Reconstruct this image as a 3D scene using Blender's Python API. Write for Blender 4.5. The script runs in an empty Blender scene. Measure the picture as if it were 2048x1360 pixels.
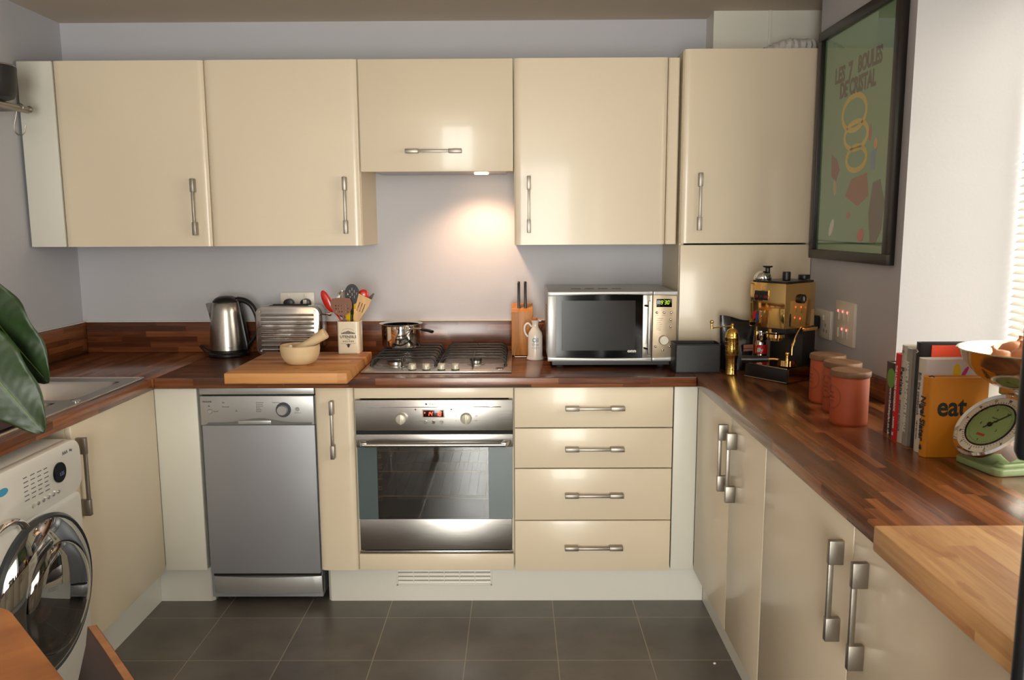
import bpy, bmesh, math, random
from mathutils import Vector, Matrix
random.seed(7)
SC = bpy.context.scene
COL = SC.collection
PI = math.pi

# ------------------------------------------------------------------ materials
def srgb(r, g, b):
    f = lambda c: (c/255/12.92) if c/255 <= .04045 else ((c/255+.055)/1.055)**2.4
    return (f(r), f(g), f(b), 1)

class NT:
    def __init__(s, name):
        s.m = bpy.data.materials.new(name); s.m.use_nodes = True
        s.t = s.m.node_tree; s.b = s.t.nodes['Principled BSDF']
    def n(s, kind, **kw):
        nd = s.t.nodes.new(kind)
        for k, v in kw.items():
            if k.startswith('_'): setattr(nd, k[1:], v)
            else: nd.inputs[k].default_value = v
        return nd
    def l(s, a, b): s.t.links.new(a, b)
    def math(s, op, a, b=None, c=None):
        nd = s.t.nodes.new('ShaderNodeMath'); nd.operation = op
        for i, v in enumerate((a, b, c)):
            if v is None: continue
            if hasattr(v, 'links'): s.l(v, nd.inputs[i])
            else: nd.inputs[i].default_value = v
        return nd.outputs[0]

def plain(name, col, rough=.5, metal=0, noise=.04, scale=8, bump=0, coat=0, spec=.5, emit=None, estr=0, trans=0, bscale=None):
    t = NT(name); b = t.b
    b.inputs['Roughness'].default_value = rough; b.inputs['Metallic'].default_value = metal
    b.inputs['Specular IOR Level'].default_value = spec
    b.inputs['Coat Weight'].default_value = coat; b.inputs['Coat Roughness'].default_value = .08
    b.inputs['Transmission Weight'].default_value = trans
    tc = t.n('ShaderNodeTexCoord')
    nz = t.n('ShaderNodeTexNoise', Scale=scale, Detail=4.); t.l(tc.outputs['Object'], nz.inputs['Vector'])
    mx = t.n('ShaderNodeMix', _data_type='RGBA')
    mx.inputs['A'].default_value = tuple(c*(1-noise) for c in col[:3])+(1,)
    mx.inputs['B'].default_value = tuple(min(1, c*(1+noise)) for c in col[:3])+(1,)
    t.l(nz.outputs['Fac'], mx.inputs['Factor']); t.l(mx.outputs['Result'], b.inputs['Base Color'])
    if bump:
        n2 = t.n('ShaderNodeTexNoise', Scale=bscale or scale*12, Detail=3.); t.l(tc.outputs['Object'], n2.inputs['Vector'])
        bp = t.n('ShaderNodeBump', Strength=bump, Distance=.002); t.l(n2.outputs['Fac'], bp.inputs['Height']); t.l(bp.outputs['Normal'], b.inputs['Normal'])
    if emit:
        b.inputs['Emission Color'].default_value = emit; b.inputs['Emission Strength'].default_value = estr
    return t.m

def staves(name, axis, dark, mid, light, blotch=0, w=.021, ln=.30, rough=.28, coat=.25, contrast=1.0, vertical=False, grain=1.0):
    """glued wood block: rows of staves, each with its own tone, plus fine grain; axis = run of the staves"""
    t = NT(name); b = t.b
    g = t.n('ShaderNodeNewGeometry'); sp = t.n('ShaderNodeSeparateXYZ'); t.l(g.outputs['Position'], sp.inputs[0])
    X, Y, Z = sp.outputs
    u = X if axis == 'x' else Y
    v = Y if axis == 'x' else X
    v = t.math('ADD', v, t.math('MULTIPLY', Z, 1.0))
    row = t.math('FLOOR', t.math('DIVIDE', v, w))
    wn = t.n('ShaderNodeTexWhiteNoise', _noise_dimensions='1D'); t.l(row, wn.inputs['W'])
    col = t.math('FLOOR', t.math('ADD', t.math('DIVIDE', u, ln), t.math('MULTIPLY', wn.outputs['Value'], 7.3)))
    cv = t.n('ShaderNodeCombineXYZ'); t.l(row, cv.inputs[0]); t.l(col, cv.inputs[1])
    w2 = t.n('ShaderNodeTexWhiteNoise', _noise_dimensions='2D'); t.l(cv.outputs[0], w2.inputs['Vector'])
    # grain, stretched along the run
    gv = t.n('ShaderNodeCombineXYZ')
    t.l(t.math('MULTIPLY', u, 6.0), gv.inputs[0]); t.l(t.math('MULTIPLY', v, 90.0), gv.inputs[1]); t.l(t.math('MULTIPLY', w2.outputs['Value'], 40.), gv.inputs[2])
    nz = t.n('ShaderNodeTexNoise', Scale=1., Detail=5., Roughness=.6, Distortion=.4); t.l(gv.outputs[0], nz.inputs['Vector'])
    f = t.math('ADD', t.math('MULTIPLY', w2.outputs['Value'], .62*contrast), t.math('MULTIPLY', nz.outputs['Fac'], .55*grain))
    if blotch:
        bv = t.n('ShaderNodeCombineXYZ'); t.l(t.math('MULTIPLY', u, 9.0), bv.inputs[0]); t.l(t.math('MULTIPLY', v, 26.0), bv.inputs[1])
        bn = t.n('ShaderNodeTexNoise', Scale=1., Detail=3., Distortion=.6); t.l(bv.outputs[0], bn.inputs['Vector'])
        br = t.n('ShaderNodeMapRange'); br.inputs['From Min'].default_value = .60; br.inputs['From Max'].default_value = .70; t.l(bn.outputs['Fac'], br.inputs['Value'])
        f = t.math('SUBTRACT', f, t.math('MULTIPLY', br.outputs[0], blotch))
    cr = t.n('ShaderNodeValToRGB'); t.l(f, cr.inputs[0])
    e = cr.color_ramp.elements; e[0].position = .18; e[0].color = dark; e[1].position = .95; e[1].color = light
    k = cr.color_ramp.elements.new(.55); k.color = mid
    t.l(cr.outputs[0], b.inputs['Base Color'])
    b.inputs['Roughness'].default_value = rough; b.inputs['Coat Weight'].default_value = coat; b.inputs['Coat Roughness'].default_value = .15
    bp = t.n('ShaderNodeBump', Strength=.08, Distance=.001); t.l(nz.outputs['Fac'], bp.inputs['Height']); t.l(bp.outputs['Normal'], b.inputs['Normal'])
    return t.m

def wood(name, c1, c2, axis=2, rough=.5, scale=30):
    t = NT(name); b = t.b
    tc = t.n('ShaderNodeTexCoord'); mp = t.n('ShaderNodeMapping')
    s = [scale, scale, scale]; s[axis] = scale*.08; mp.inputs['Scale'].default_value = s
    t.l(tc.outputs['Object'], mp.inputs['Vector'])
    nz = t.n('ShaderNodeTexNoise', Scale=1.2, Detail=5., Distortion=.8); t.l(mp.outputs[0], nz.inputs['Vector'])
    cr = t.n('ShaderNodeValToRGB'); t.l(nz.outputs['Fac'], cr.inputs[0])
    cr.color_ramp.elements[0].position = .3; cr.color_ramp.elements[0].color = c1
    cr.color_ramp.elements[1].position = .7; cr.color_ramp.elements[1].color = c2
    t.l(cr.outputs[0], b.inputs['Base Color']); b.inputs['Roughness'].default_value = rough
    return t.m

def brushed(name, col, rough=.3, axis=0, aniso=.0):
    t = NT(name); b = t.b
    b.inputs['Metallic'].default_value = 1; b.inputs['Base Color'].default_value = col
    tc = t.n('ShaderNodeTexCoord'); mp = t.n('ShaderNodeMapping')
    s = [900, 900, 900]; s[axis] = 4; mp.inputs['Scale'].default_value = s
    t.l(tc.outputs['Object'], mp.inputs['Vector'])
    nz = t.n('ShaderNodeTexNoise', Scale=1., Detail=2.); t.l(mp.outputs[0], nz.inputs['Vector'])
    mr = t.n('ShaderNodeMapRange'); mr.inputs['To Min'].default_value = rough*.92; mr.inputs['To Max'].default_value = rough*1.1
    t.l(nz.outputs['Fac'], mr.inputs['Value']); t.l(mr.outputs[0], b.inputs['Roughness'])
    bp = t.n('ShaderNodeBump', Strength=.008, Distance=.0003); t.l(nz.outputs['Fac'], bp.inputs['Height']); t.l(bp.outputs['Normal'], b.inputs['Normal'])
    return t.m

def tiles():
    t = NT('floor_tiles'); b = t.b
    g = t.n('ShaderNodeNewGeometry'); sp = t.n('ShaderNodeSeparateXYZ'); t.l(g.outputs['Position'], sp.inputs[0])
    X, Y, Z = sp.outputs
    fx = t.math('DIVIDE', t.math('ADD', X, .517+10*.3165), .3165); fy = t.math('DIVIDE', t.math('ADD', Y, .69+30*.302), .302)
    def edge(f, size):
        fr = t.math('FRACT', f); d = t.math('MINIMUM', fr, t.math('SUBTRACT', 1., fr)); return t.math('MULTIPLY', d, size)
    d = t.math('MINIMUM', edge(fx, .3165), edge(fy, .302))
    gm = t.n('ShaderNodeMapRange'); gm.inputs['From Min'].default_value = .0012; gm.inputs['From Max'].default_value = .0024; t.l(d, gm.inputs['Value'])
    cv = t.n('ShaderNodeCombineXYZ'); t.l(t.math('FLOOR', fx), cv.inputs[0]); t.l(t.math('FLOOR', fy), cv.inputs[1])
    wn = t.n('ShaderNodeTexWhiteNoise', _noise_dimensions='2D'); t.l(cv.outputs[0], wn.inputs['Vector'])
    nz = t.n('ShaderNodeTexNoise', Scale=7., Detail=6., Roughness=.6); t.l(g.outputs['Position'], nz.inputs['Vector'])
    f = t.math('ADD', t.math('MULTIPLY', wn.outputs['Value'], .18), t.math('MULTIPLY', nz.outputs['Fac'], .8))
    cr = t.n('ShaderNodeValToRGB'); t.l(f, cr.inputs[0])
    cr.color_ramp.elements[0].position = .25; cr.color_ramp.elements[0].color = srgb(84, 79, 74)
    cr.color_ramp.elements[1].position = .8; cr.color_ramp.elements[1].color = srgb(118, 112, 104)
    mx = t.n('ShaderNodeMix', _data_type='RGBA'); mx.inputs['A'].default_value = srgb(150, 140, 122)
    t.l(gm.outputs[0], mx.inputs['Factor']); t.l(cr.outputs[0], mx.inputs['B']); t.l(mx.outputs['Result'], b.inputs['Base Color'])
    rr = t.n('ShaderNodeMapRange'); rr.inputs['To Min'].default_value = .22; rr.inputs['To Max'].default_value = .42
    t.l(nz.outputs['Fac'], rr.inputs['Value']); t.l(rr.outputs[0], b.inputs['Roughness'])
    bp = t.n('ShaderNodeBump', Strength=.35, Distance=.001); t.l(gm.outputs[0], bp.inputs['Height']); t.l(bp.outputs['Normal'], b.inputs['Normal'])
    return t.m

def tinted_glass(name, tint, refl=.1, rough=.02):
    t = NT(name); t.t.nodes.remove(t.b); out = t.t.nodes['Material Output']
    tr = t.n('ShaderNodeBsdfTransparent'); tr.inputs[0].default_value = tint
    gl = t.n('ShaderNodeBsdfGlossy', Roughness=rough); gl.inputs[0].default_value = (1, 1, 1, 1)
    g = t.n('ShaderNodeNewGeometry'); fr = t.n('ShaderNodeFresnel', IOR=1.5); mx = t.n('ShaderNodeMixShader')
    t.l(t.math('MULTIPLY', t.math('ADD', fr.outputs[0], refl), t.math('SUBTRACT', 1., g.outputs['Backfacing'])), mx.inputs[0]); t.l(tr.outputs[0], mx.inputs[1]); t.l(gl.outputs[0], mx.inputs[2]); t.l(mx.outputs[0], out.inputs[0])
    return t.m

M = {}
M['wall'] = plain('wall_paint', srgb(188, 188, 194), .6, bump=.15, noise=.02)
M['reveal'] = M['wall']
M['ceil'] = plain('ceiling_paint', srgb(205, 192, 176), .8, noise=.02)
M['floor'] = tiles()
M['cream'] = plain('cream_gloss', srgb(224, 209, 184), .30, coat=.2, noise=.015, scale=3, bump=.02, bscale=60)
M['ivory'] = plain('ivory_satin', srgb(218, 216, 204), .38, noise=.015, scale=3)
M['ivory2'] = plain('ivory_plinth', srgb(218, 216, 206), .35, noise=.02, scale=3)
M['carc'] = plain('carcass', srgb(218, 207, 182), .45, noise=.02)
M['dark'] = plain('dark_gap', srgb(20, 18, 16), .8)  # near-black stand-in for the shade inside gaps and slots
M['wx'] = staves('walnut_block_x', 'x', srgb(44, 25, 16), srgb(94, 52, 30), srgb(144, 86, 50), grain=1.25, w=.024, ln=.34, rough=.26, contrast=.85)
M['wy'] = staves('walnut_block_y', 'y', srgb(46, 26, 16), srgb(104, 58, 31), srgb(160, 98, 56), grain=1.25, w=.024, ln=.34, rough=.26, contrast=.85)
M['bx'] = staves('maple_board_x', 'x', srgb(134, 78, 40), srgb(204, 142, 80), srgb(222, 168, 106), blotch=.34, w=.045, ln=.9, rough=.5, coat=0, contrast=.6)
M['by'] = staves('maple_board_y', 'y', srgb(170, 116, 70), srgb(212, 166, 112), srgb(228, 190, 140), blotch=.16, w=.05, ln=1.2, rough=.5, coat=0, contrast=.5)
M['darkchrome'] = plain('dark_chrome', (.50, .47, .43, 1), .13, 1, noise=.02)
M['smoked'] = plain('smoked_mirror', (.34, .35, .36), .04, 1, noise=.01)
M['steel'] = brushed('brushed_steel', (.48, .46, .43, 1), .28, 0)
M['steelv'] = brushed('brushed_steel_v', (.48, .45, .41, 1), .28, 2)
M['nickel'] = brushed('satin_nickel', (.34, .31, .27, 1), .42, 2)
M['chrome'] = plain('chrome', (.75, .74, .72, 1), .06, 1, noise=.01)
M['sinksteel'] = brushed('sink_steel', (.5, .47, .43, 1), .3, 1)
M['brass'] = plain('brass', (.78, .52, .14, 1), .16, 1, noise=.1, scale=60, bump=.25, bscale=260)
M['gold'] = plain('gold_polish', (.8, .52, .2, 1), .08, 1, noise=.02)
M['silver'] = plain('silver_paint', srgb(172, 172, 171), .36, .5, noise=.02)
M['dwgrey'] = plain('grey_door_paint', srgb(150, 151, 156), .42, .3, noise=.02)
M['black'] = plain('black_plastic', srgb(22, 21, 22), .35)
M['matblack'] = plain('black_enamel', srgb(24, 24, 26), .5, bump=.2, bscale=300)
M['iron'] = plain('cast_iron', srgb(26, 26, 28), .42, bump=.15, bscale=200)
M['blackglass'] = plain('black_glass', srgb(11, 11, 12), .08, spec=.25)
M['whiteplastic'] = plain('white_plastic', srgb(222, 216, 204), .32)
M['washer'] = plain('white_enamel', srgb(224, 220, 212), .28, coat=.2)
M['knob'] = plain('satin_knob', srgb(196, 188, 172), .35, .3)
M['rubber'] = plain('rubber', srgb(30, 30, 30), .8)
M['ceramic'] = plain('cream_ceramic', srgb(232, 220, 196), .18, coat=.5)
M['white'] = plain('white_ceramic', srgb(228, 222, 212), .2, coat=.5)
M['ink'] = plain('ink', srgb(48, 48, 46), .6)
M['greyink'] = plain('grey_ink', srgb(96, 96, 96), .6)
M['blueink'] = plain('blue_grey_ink', srgb(110, 130, 140), .5)
M['whiteink'] = plain('white_ink', srgb(225, 222, 215), .6)
M['mortar'] = wood('mortar_wood', srgb(202, 174, 132), srgb(220, 196, 156), 0, .55, 14)
M['lightwood'] = wood('spatula_wood', srgb(196, 152, 100), srgb(222, 182, 130), 2, .6, 20)
M['blockwood'] = wood('knife_block_wood', srgb(160, 98, 40), srgb(206, 142, 72), 2, .45, 26)
M['lidwood'] = wood('lid_wood', srgb(98, 66, 42), srgb(126, 88, 58), 0, .55, 22)
M['tablewood'] = wood('table_wood', srgb(172, 102, 44), srgb(204, 132, 66), 1, .4, 12)
M['ply'] = wood('ply_edge', srgb(150, 98, 58), srgb(176, 122, 78), 1, .5, 30)
M['darkshell'] = plain('dark_shell', srgb(38, 31, 30), .5)
M['cork'] = plain('cork', srgb(176, 108, 60), .85, noise=.2, scale=200)
M['pepper'] = plain('pepper_wood', srgb(120, 66, 40), .5)
M['terra'] = plain('terracotta', srgb(164, 72, 34), .6, noise=.05, scale=20, bump=.1)
M['red'] = plain('red_nylon', srgb(196, 28, 16), .25, coat=.4)
M['yellow'] = plain('yellow_nylon', srgb(236, 190, 20), .3)
M['brown'] = plain('brown_nylon', srgb(128, 82, 58), .5)
M['greynylon'] = plain('grey_nylon', srgb(84, 76, 72), .5)
M['scalegreen'] = plain('green_enamel', srgb(150, 172, 122), .28, coat=.5)
M['dialgreen'] = plain('dial_green', srgb(140, 166, 104), .5)
M['dialwhite'] = plain('dial_white', srgb(226, 220, 204), .5)
M['onion'] = plain('onion_skin', srgb(196, 128, 88), .35, noise=.3, scale=30)
M['garlic'] = plain('garlic', srgb(232, 216, 214), .5)
M['paper'] = plain('page_paper', srgb(228, 214, 190), .8, noise=.06, scale=120)
M['posterg'] = plain('poster_green', srgb(112, 150, 108), .5, noise=.04, scale=4)
M['frameblack'] = plain('frame_black', srgb(34, 29, 27), .35)
M['pglass'] = tinted_glass('picture_glass', (1, 1, 1, 1), .03, .01)
M['wglass'] = tinted_glass('window_glass', (.95, .97, .97, 1), .0, .0)
M['ovenglass'] = tinted_glass('oven_glass', (.62, .60, .57, 1), .14, .03)
M['mwglass'] = tinted_glass('microwave_glass', (.10, .10, .10, 1), .02, .04)
M['doorglass'] = tinted_glass('washer_glass', (.20, .20, .22, 1), .18, .01)
M['ovengrey'] = plain('oven_grey_glass', srgb(84, 96, 98), .06, coat=.4)
M['ledred'] = plain('led_red', srgb(255, 40, 20), .4, emit=(1, .06, .02, 1), estr=5)
M['ledgreen'] = plain('led_green', srgb(170, 220, 20), .4, emit=(.55, .85, .02, 1), estr=.9)
M['neon'] = plain('neon_red', srgb(255, 120, 110), .4, emit=(1, .18, .14, 1), estr=2.2)
M['bulb'] = plain('lamp_glow', srgb(255, 220, 170), .4, emit=(1, .72, .38, 1), estr=12)
M['pvc'] = plain('duct_foil', srgb(206, 202, 196), .5, bump=.4, bscale=60)
M['slat'] = plain('blind_slat', srgb(236, 232, 222), .5)
M['pouch'] = plain('black_pouch', srgb(20, 20, 22), .32, coat=.2)

def leafmat():
    t = NT('leaf_green'); b = t.b
    tc = t.n('ShaderNodeTexCoord')
    wv = t.n('ShaderNodeTexNoise', Scale=26., Detail=4.); t.l(tc.outputs['Object'], wv.inputs['Vector'])
    cr = t.n('ShaderNodeValToRGB'); t.l(wv.outputs['Fac'], cr.inputs[0])
    cr.color_ramp.elements[0].color = srgb(16, 32, 9); cr.color_ramp.elements[1].color = srgb(34, 62, 20)
    t.l(cr.outputs[0], b.inputs['Base Color']); b.inputs['Roughness'].default_value = .45
    bp = t.n('ShaderNodeBump', Strength=.3, Distance=.003); t.l(wv.outputs['Fac'], bp.inputs['Height']); t.l(bp.outputs['Normal'], b.inputs['Normal'])
    return t.m
M['leaf'] = leafmat(); M['leafrib'] = plain('leaf_rib', srgb(84, 116, 48), .4)
_solid = {}
def col(r, g, b, rough=.5, **k):
    key = (r, g, b, rough)
    if key not in _solid: _solid[key] = plain('paint_%d_%d_%d' % (r, g, b), srgb(r, g, b), rough, **k)
    return _solid[key]

# ------------------------------------------------------------------ mesh helpers
def NB(): return bmesh.new()
def box(bm, x0, x1, y0, y1, z0, z1, bev=0, seg=2):
    tmp = bmesh.new(); bmesh.ops.create_cube(tmp, size=1)
    for v in tmp.verts: v.co = Vector((x0+(v.co.x+.5)*(x1-x0), y0+(v.co.y+.5)*(y1-y0), z0+(v.co.z+.5)*(z1-z0)))
    if bev: bmesh.ops.bevel(tmp, geom=tmp.edges[:], offset=bev, segments=seg, affect='EDGES', profile=.5, clamp_overlap=True)
    join(bm, tmp); return bm
def join(bm, tmp, mat=None):
    vm = {}
    for v in tmp.verts: vm[v] = bm.verts.new(mat @ v.co if mat else v.co)
    for f in tmp.faces:
        try: bm.faces.new([vm[v] for v in f.verts])
        except ValueError: pass
    tmp.free()
def prism(bm, poly, a, b, axis='z', bev=0):
    """poly in the two other axes, extruded from a to b along axis"""
    tmp = bmesh.new()
    def P(u, v, w): return {'z': (u, v, w), 'y': (u, w, v), 'x': (w, u, v)}[axis]
    A = [tmp.verts.new(P(u, v, a)) for u, v in poly]; B = [tmp.verts.new(P(u, v, b)) for u, v in poly]
    n = len(poly); tmp.faces.new(A); tmp.faces.new(B[::-1])
    for i in range(n): tmp.faces.new((A[i], B[i], B[(i+1) % n], A[(i+1) % n]))
    bmesh.ops.recalc_face_normals(tmp, faces=tmp.faces[:])
    if bev: bmesh.ops.bevel(tmp, geom=tmp.edges[:], offset=bev, segments=2, affect='EDGES', profile=.5, clamp_overlap=True)
    join(bm, tmp); return bm
def rrect(x0, x1, y0, y1, r, n=5):
    pts = []
    for cx, cy, a in ((x1-r, y0+r, -90), (x1-r, y1-r, 0), (x0+r, y1-r, 90), (x0+r, y0+r, 180)):
        for i in range(n+1):
            t = math.radians(a+90*i/n); pts.append((cx+r*math.cos(t), cy+r*math.sin(t)))
    return pts
def lathe(bm, prof, c=(0, 0, 0), n=40, axis='z', sx=1, sy=1, mat=None):
    tmp = bmesh.new(); rings = []
    for r, h in prof:
        if r < 1e-6: rings.append([tmp.verts.new((0, 0, h))])
        else: rings.append([tmp.verts.new((r*sx*math.cos(2*PI*i/n), r*sy*math.sin(2*PI*i/n), h)) for i in range(n)])
    for A, B in zip(rings, rings[1:]):
        for i in range(n):
            a0, a1, b0, b1 = A[i % len(A)], A[(i+1) % len(A)], B[i % len(B)], B[(i+1) % len(B)]
            f = [a0, a1, b1, b0]; f = [v for k, v in enumerate(f) if v not in f[:k]]
            if len(f) > 2:
                try: tmp.faces.new(f)
                except ValueError: pass
    bmesh.ops.recalc_face_normals(tmp, faces=tmp.faces[:])
    R = Matrix.Identity(4)
    if axis == 'y': R = Matrix.Rotation(PI/2, 4, 'X')     # +h -> -y
    if axis == 'x': R = Matrix.Rotation(PI/2, 4, 'Y')     # +h -> +x
    X = (mat if mat else Matrix.Translation(c)) @ R
    join(bm, tmp, X); return bm
def cyl(bm, c, r, h, n=24, axis='z', bev=0):
    p = [(0, 0), (r-bev, 0), (r, bev), (r, h-bev), (r-bev, h), (0, h)] if bev else [(0, 0), (r, 0), (r, h), (0, h)]
    return lathe(bm, p, c, n, axis)
def tube(bm, pts, r, n=8, closed=False, caps=True, rs=None, flat=None):
    tmp = bmesh.new(); pts = [Vector(p) for p in pts]; m = len(pts); rings = []
    up = None
    for i, p in enumerate(pts):
        if closed: d = (pts[(i+1) % m]-pts[i-1])
        else: d = (pts[min(i+1, m-1)]-pts[max(i-1, 0)])
        d.normalize()
        if up is None: up = Vector((0, 0, 1)) if abs(d.z) < .9 else Vector((1, 0, 0))
        s = d.cross(up); s.normalize(); up = s.cross(d); up.normalize()
        rr = rs[i] if rs else r
        a, b = (rr, rr) if not flat else (rr*flat[0], rr*flat[1])
        rings.append([tmp.verts.new(p+s*a*math.cos(2*PI*k/n)+up*b*math.sin(2*PI*k/n)) for k in range(n)])
    rng = range(m if closed else m-1)
    for i in rng:
        A, B = rings[i], rings[(i+1) % m]
        for k in range(n): tmp.faces.new((A[k], A[(k+1) % n], B[(k+1) % n], B[k]))
    if caps and not closed: tmp.faces.new(rings[0][::-1]); tmp.faces.new(rings[-1])
    bmesh.ops.recalc_face_normals(tmp, faces=tmp.faces[:])
    join(bm, tmp); return bm
def spline(pts, k=5):
    pts = [Vector(p) for p in pts]; out = []
    for i in range(len(pts)-1):
        a, b, c, d = pts[max(i-1, 0)], pts[i], pts[i+1], pts[min(i+2, len(pts)-1)]
        for j in range(k):
            t = j/k; out.append(.5*((2*b)+(c-a)*t+(2*a-5*b+4*c-d)*t*t+(3*b-a-3*c+d)*t**3))
    return out+[pts[-1]]
def sphere(bm, c, r, sx=1, sy=1, sz=1, n=20, mat=None):
    tmp = bmesh.new(); bmesh.ops.create_uvsphere(tmp, u_segments=n, v_segments=n//2+2, radius=r)
    join(bm, tmp, (mat if mat else Matrix.Translation(c)) @ Matrix.Diagonal((sx, sy, sz, 1))); return bm
def basis(o, right, up):
    r = Vector(right).normalized(); u = Vector(up).normalized(); w = r.cross(u).normalized()
    return Matrix(((r.x, u.x, w.x, o[0]), (r.y, u.y, w.y, o[1]), (r.z, u.z, w.z, o[2]), (0, 0, 0, 1)))
def curve_mesh(cu):
    o = bpy.data.objects.new('tmp', cu); COL.objects.link(o)
    dg = bpy.context.evaluated_depsgraph_get(); me = bpy.data.meshes.new_from_object(o.evaluated_get(dg))
    tmp = bmesh.new(); tmp.from_mesh(me)
    bpy.data.objects.remove(o); bpy.data.curves.remove(cu); bpy.data.meshes.remove(me)
    return tmp
def text(bm, s, size, o, right=(1, 0, 0), up=(0, 0, 1), align='CENTER', bold=0, sx=1, th=.0004, space=1):
    cu = bpy.data.curves.new('t', 'FONT'); cu.body = s; cu.size = size; cu.align_x = align; cu.align_y = 'CENTER'
    cu.extrude = th; cu.offset = bold; cu.resolution_u = 3; cu.space_character = space
    join(bm, curve_mesh(cu), basis(o, right, up) @ Matrix.Diagonal((sx, 1, 1, 1))); return bm
def flat(bm, loops, th, o=(0, 0, 0), right=(1, 0, 0), up=(0, 0, 1)):
    """filled outline with holes, thickness th"""
    cu = bpy.data.curves.new('f', 'CURVE'); cu.dimensions = '2D'; cu.fill_mode = 'BOTH'; cu.extrude = th/2
    for lp in loops:
        sp = cu.splines.new('POLY'); sp.points.add(len(lp)-1); sp.use_cyclic_u = True
        for q, (u, v) in zip(sp.points, lp): q.co = (u, v, 0, 1)
    join(bm, curve_mesh(cu), basis(o, right, up)); return bm
def ell(cx, cy, a, b, n=24, rot=0):
    return [(cx+a*math.cos(t)*math.cos(rot)-b*math.sin(t)*math.sin(rot), cy+a*math.cos(t)*math.sin(rot)+b*math.sin(t)*math.cos(rot)) for t in [2*PI*i/n for i in range(n)]]
def arc(c, r, a0, a1, n=12, plane='xz', k=0):
    out = []
    for i in range(n+1):
        t = math.radians(a0+(a1-a0)*i/n); u, v = c[0]+r*math.cos(t), c[1]+r*math.sin(t)
        out.append((u, k, v) if plane == 'xz' else (u, v, k) if plane == 'xy' else (k, u, v))
    return out
SEG7 = {'0': 'abcdef', '1': 'bc', '2': 'abged', '3': 'abgcd', '4': 'fgbc', '5': 'afgcd', '6': 'afgedc', '7': 'abc', '8': 'abcdefg', '9': 'abcdfg'}
def seg7(bm, s, h, o, right=(1, 0, 0), up=(0, 0, 1), slant=.15, pitch=.72):
    w = h*.46; t = h*.12; Mx = basis(o, right, up)
    S = {'a': (0, h, w, h), 'b': (w, h/2, w, h), 'c': (w, 0, w, h/2), 'd': (0, 0, w, 0), 'e': (0, 0, 0, h/2), 'f': (0, h/2, 0, h), 'g': (0, h/2, w, h/2)}
    x = 0; tot = sum(.28 if c in ':' else pitch for c in s)*h
    x = -tot/2
    for c in s:
        if c == ':':
            for zz in (h*.28, h*.7):
                tmp = bmesh.new(); box(tmp, x+zz*slant, x+zz*slant+t, zz-t/2, zz+t/2, 0, .0006); join(bm, tmp, Mx)
            x += .28*h; continue
        for k in SEG7.get(c, ''):
            a, b, c2, d = S[k]; tmp = bmesh.new(); g = t*.35
            if b == d: P = [(x+a+g, b-t/2), (x+c2-g, b-t/2), (x+c2-g, b+t/2), (x+a+g, b+t/2)]
            else: P = [(x+a-t/2, b+g), (x+a+t/2, b+g), (x+a+t/2, d-g), (x+a-t/2, d-g)]
            P = [(u+v*slant, v-h/2) for u, v in P]; prism(tmp, P, 0, .0006, 'z'); join(bm, tmp, Mx)
        x += pitch*h
    return bm

# ------------------------------------------------------------------ object helpers
def tag(o, label=None, cat=None, group=None, kind=None):
    if label: o['label'] = label
    if cat: o['category'] = cat
    if group: o['group'] = group
    if kind: o['kind'] = kind
    return o
def thing(name, label, cat, loc=(0, 0, 0), rot=0, group=None):
    o = bpy.data.objects.new(name, None); COL.objects.link(o); o.empty_display_size = .05
    o.location = loc; o.rotation_euler = (0, 0, rot)
    return tag(o, label, cat, group)
def obj(name, bm, mat, parent=None, smooth=40, world=False):
    """link one mesh; local coordinates of the thing, or world coordinates when world=True"""
    me = bpy.data.meshes.new(name)
    if world and parent is not None:
        r = parent
        while r.parent: r = r.parent
        Mw = Matrix.Translation(r.location) @ r.rotation_euler.to_matrix().to_4x4()
        bm.transform(Mw.inverted())
    bm.to_mesh(me); bm.free()
    me.materials.append(M[mat] if isinstance(mat, str) else mat)
    for p in me.polygons: p.use_smooth = True
    me.set_sharp_from_angle(angle=math.radians(smooth))
    o = bpy.data.objects.new(name, me); COL.objects.link(o)
    if parent is not None: o.parent = parent
    return o
def copy_tree(o, parent=None):
    c = o.copy(); COL.objects.link(c)
    if parent is not None: c.parent = parent
    for ch in [x for x in SC.objects if x.parent == o]: copy_tree(ch, c)
    return c
def struct(name, bm, mat, label=None):
    o = obj(name, bm, mat); o['kind'] = 'structure'
    if label: o['label'] = label
    return o

# ------------------------------------------------------------------ dimensions
WB = .047; XL = -1.35; XR = 1.785; ZC = 2.34; YF = -5.6; WT = .91; UT = 1.047
XE = 3.2                       # far right side of the room beyond the units

# ------------------------------------------------------------------ the room
b = NB(); box(b, XL-.1, XE, YF-.1, WB+.1, -.1, 0); struct('floor', b, 'floor', 'dark grey-brown square floor tiles with pale grout')
b = NB(); box(b, XL-.1, XE, YF-.1, WB+.1, ZC, ZC+.1); struct('ceiling', b, 'ceil', 'plain warm off-white ceiling')
b = NB(); box(b, XL-.1, XE, WB, WB+.1, 0, ZC); struct('wall_back', b, 'wall', 'pale grey-lilac painted wall behind the units')
b = NB(); box(b, XL-.1, XL, YF, WB, 0, ZC); struct('wall_left', b, 'wall', 'pale grey painted wall on the left')
b = NB()
box(b, XR+.115, XR+.5, -.33, WB, 0, ZC)              # alcove beside the tall unit
box(b, XR, XR+.5, -1.09, -.33, 0, ZC)                # pier that carries the picture
box(b, XR, XR+.5, -2.62, -1.09, 0, .871)             # below the window
box(b, XR, XR+.5, -2.62, -1.09, 2.26, ZC)            # above the window
box(b, XR, XR+.5, -3.1, -2.62, 0, ZC)
struct('wall_right', b, 'wall', 'pale grey painted wall on the right with a deep window recess')
b = NB()
box(b, XR+.4, XE, -3.2, -3.1, 0, ZC); box(b, XE, XE+.1, YF, -3.1, 0, ZC)
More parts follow.
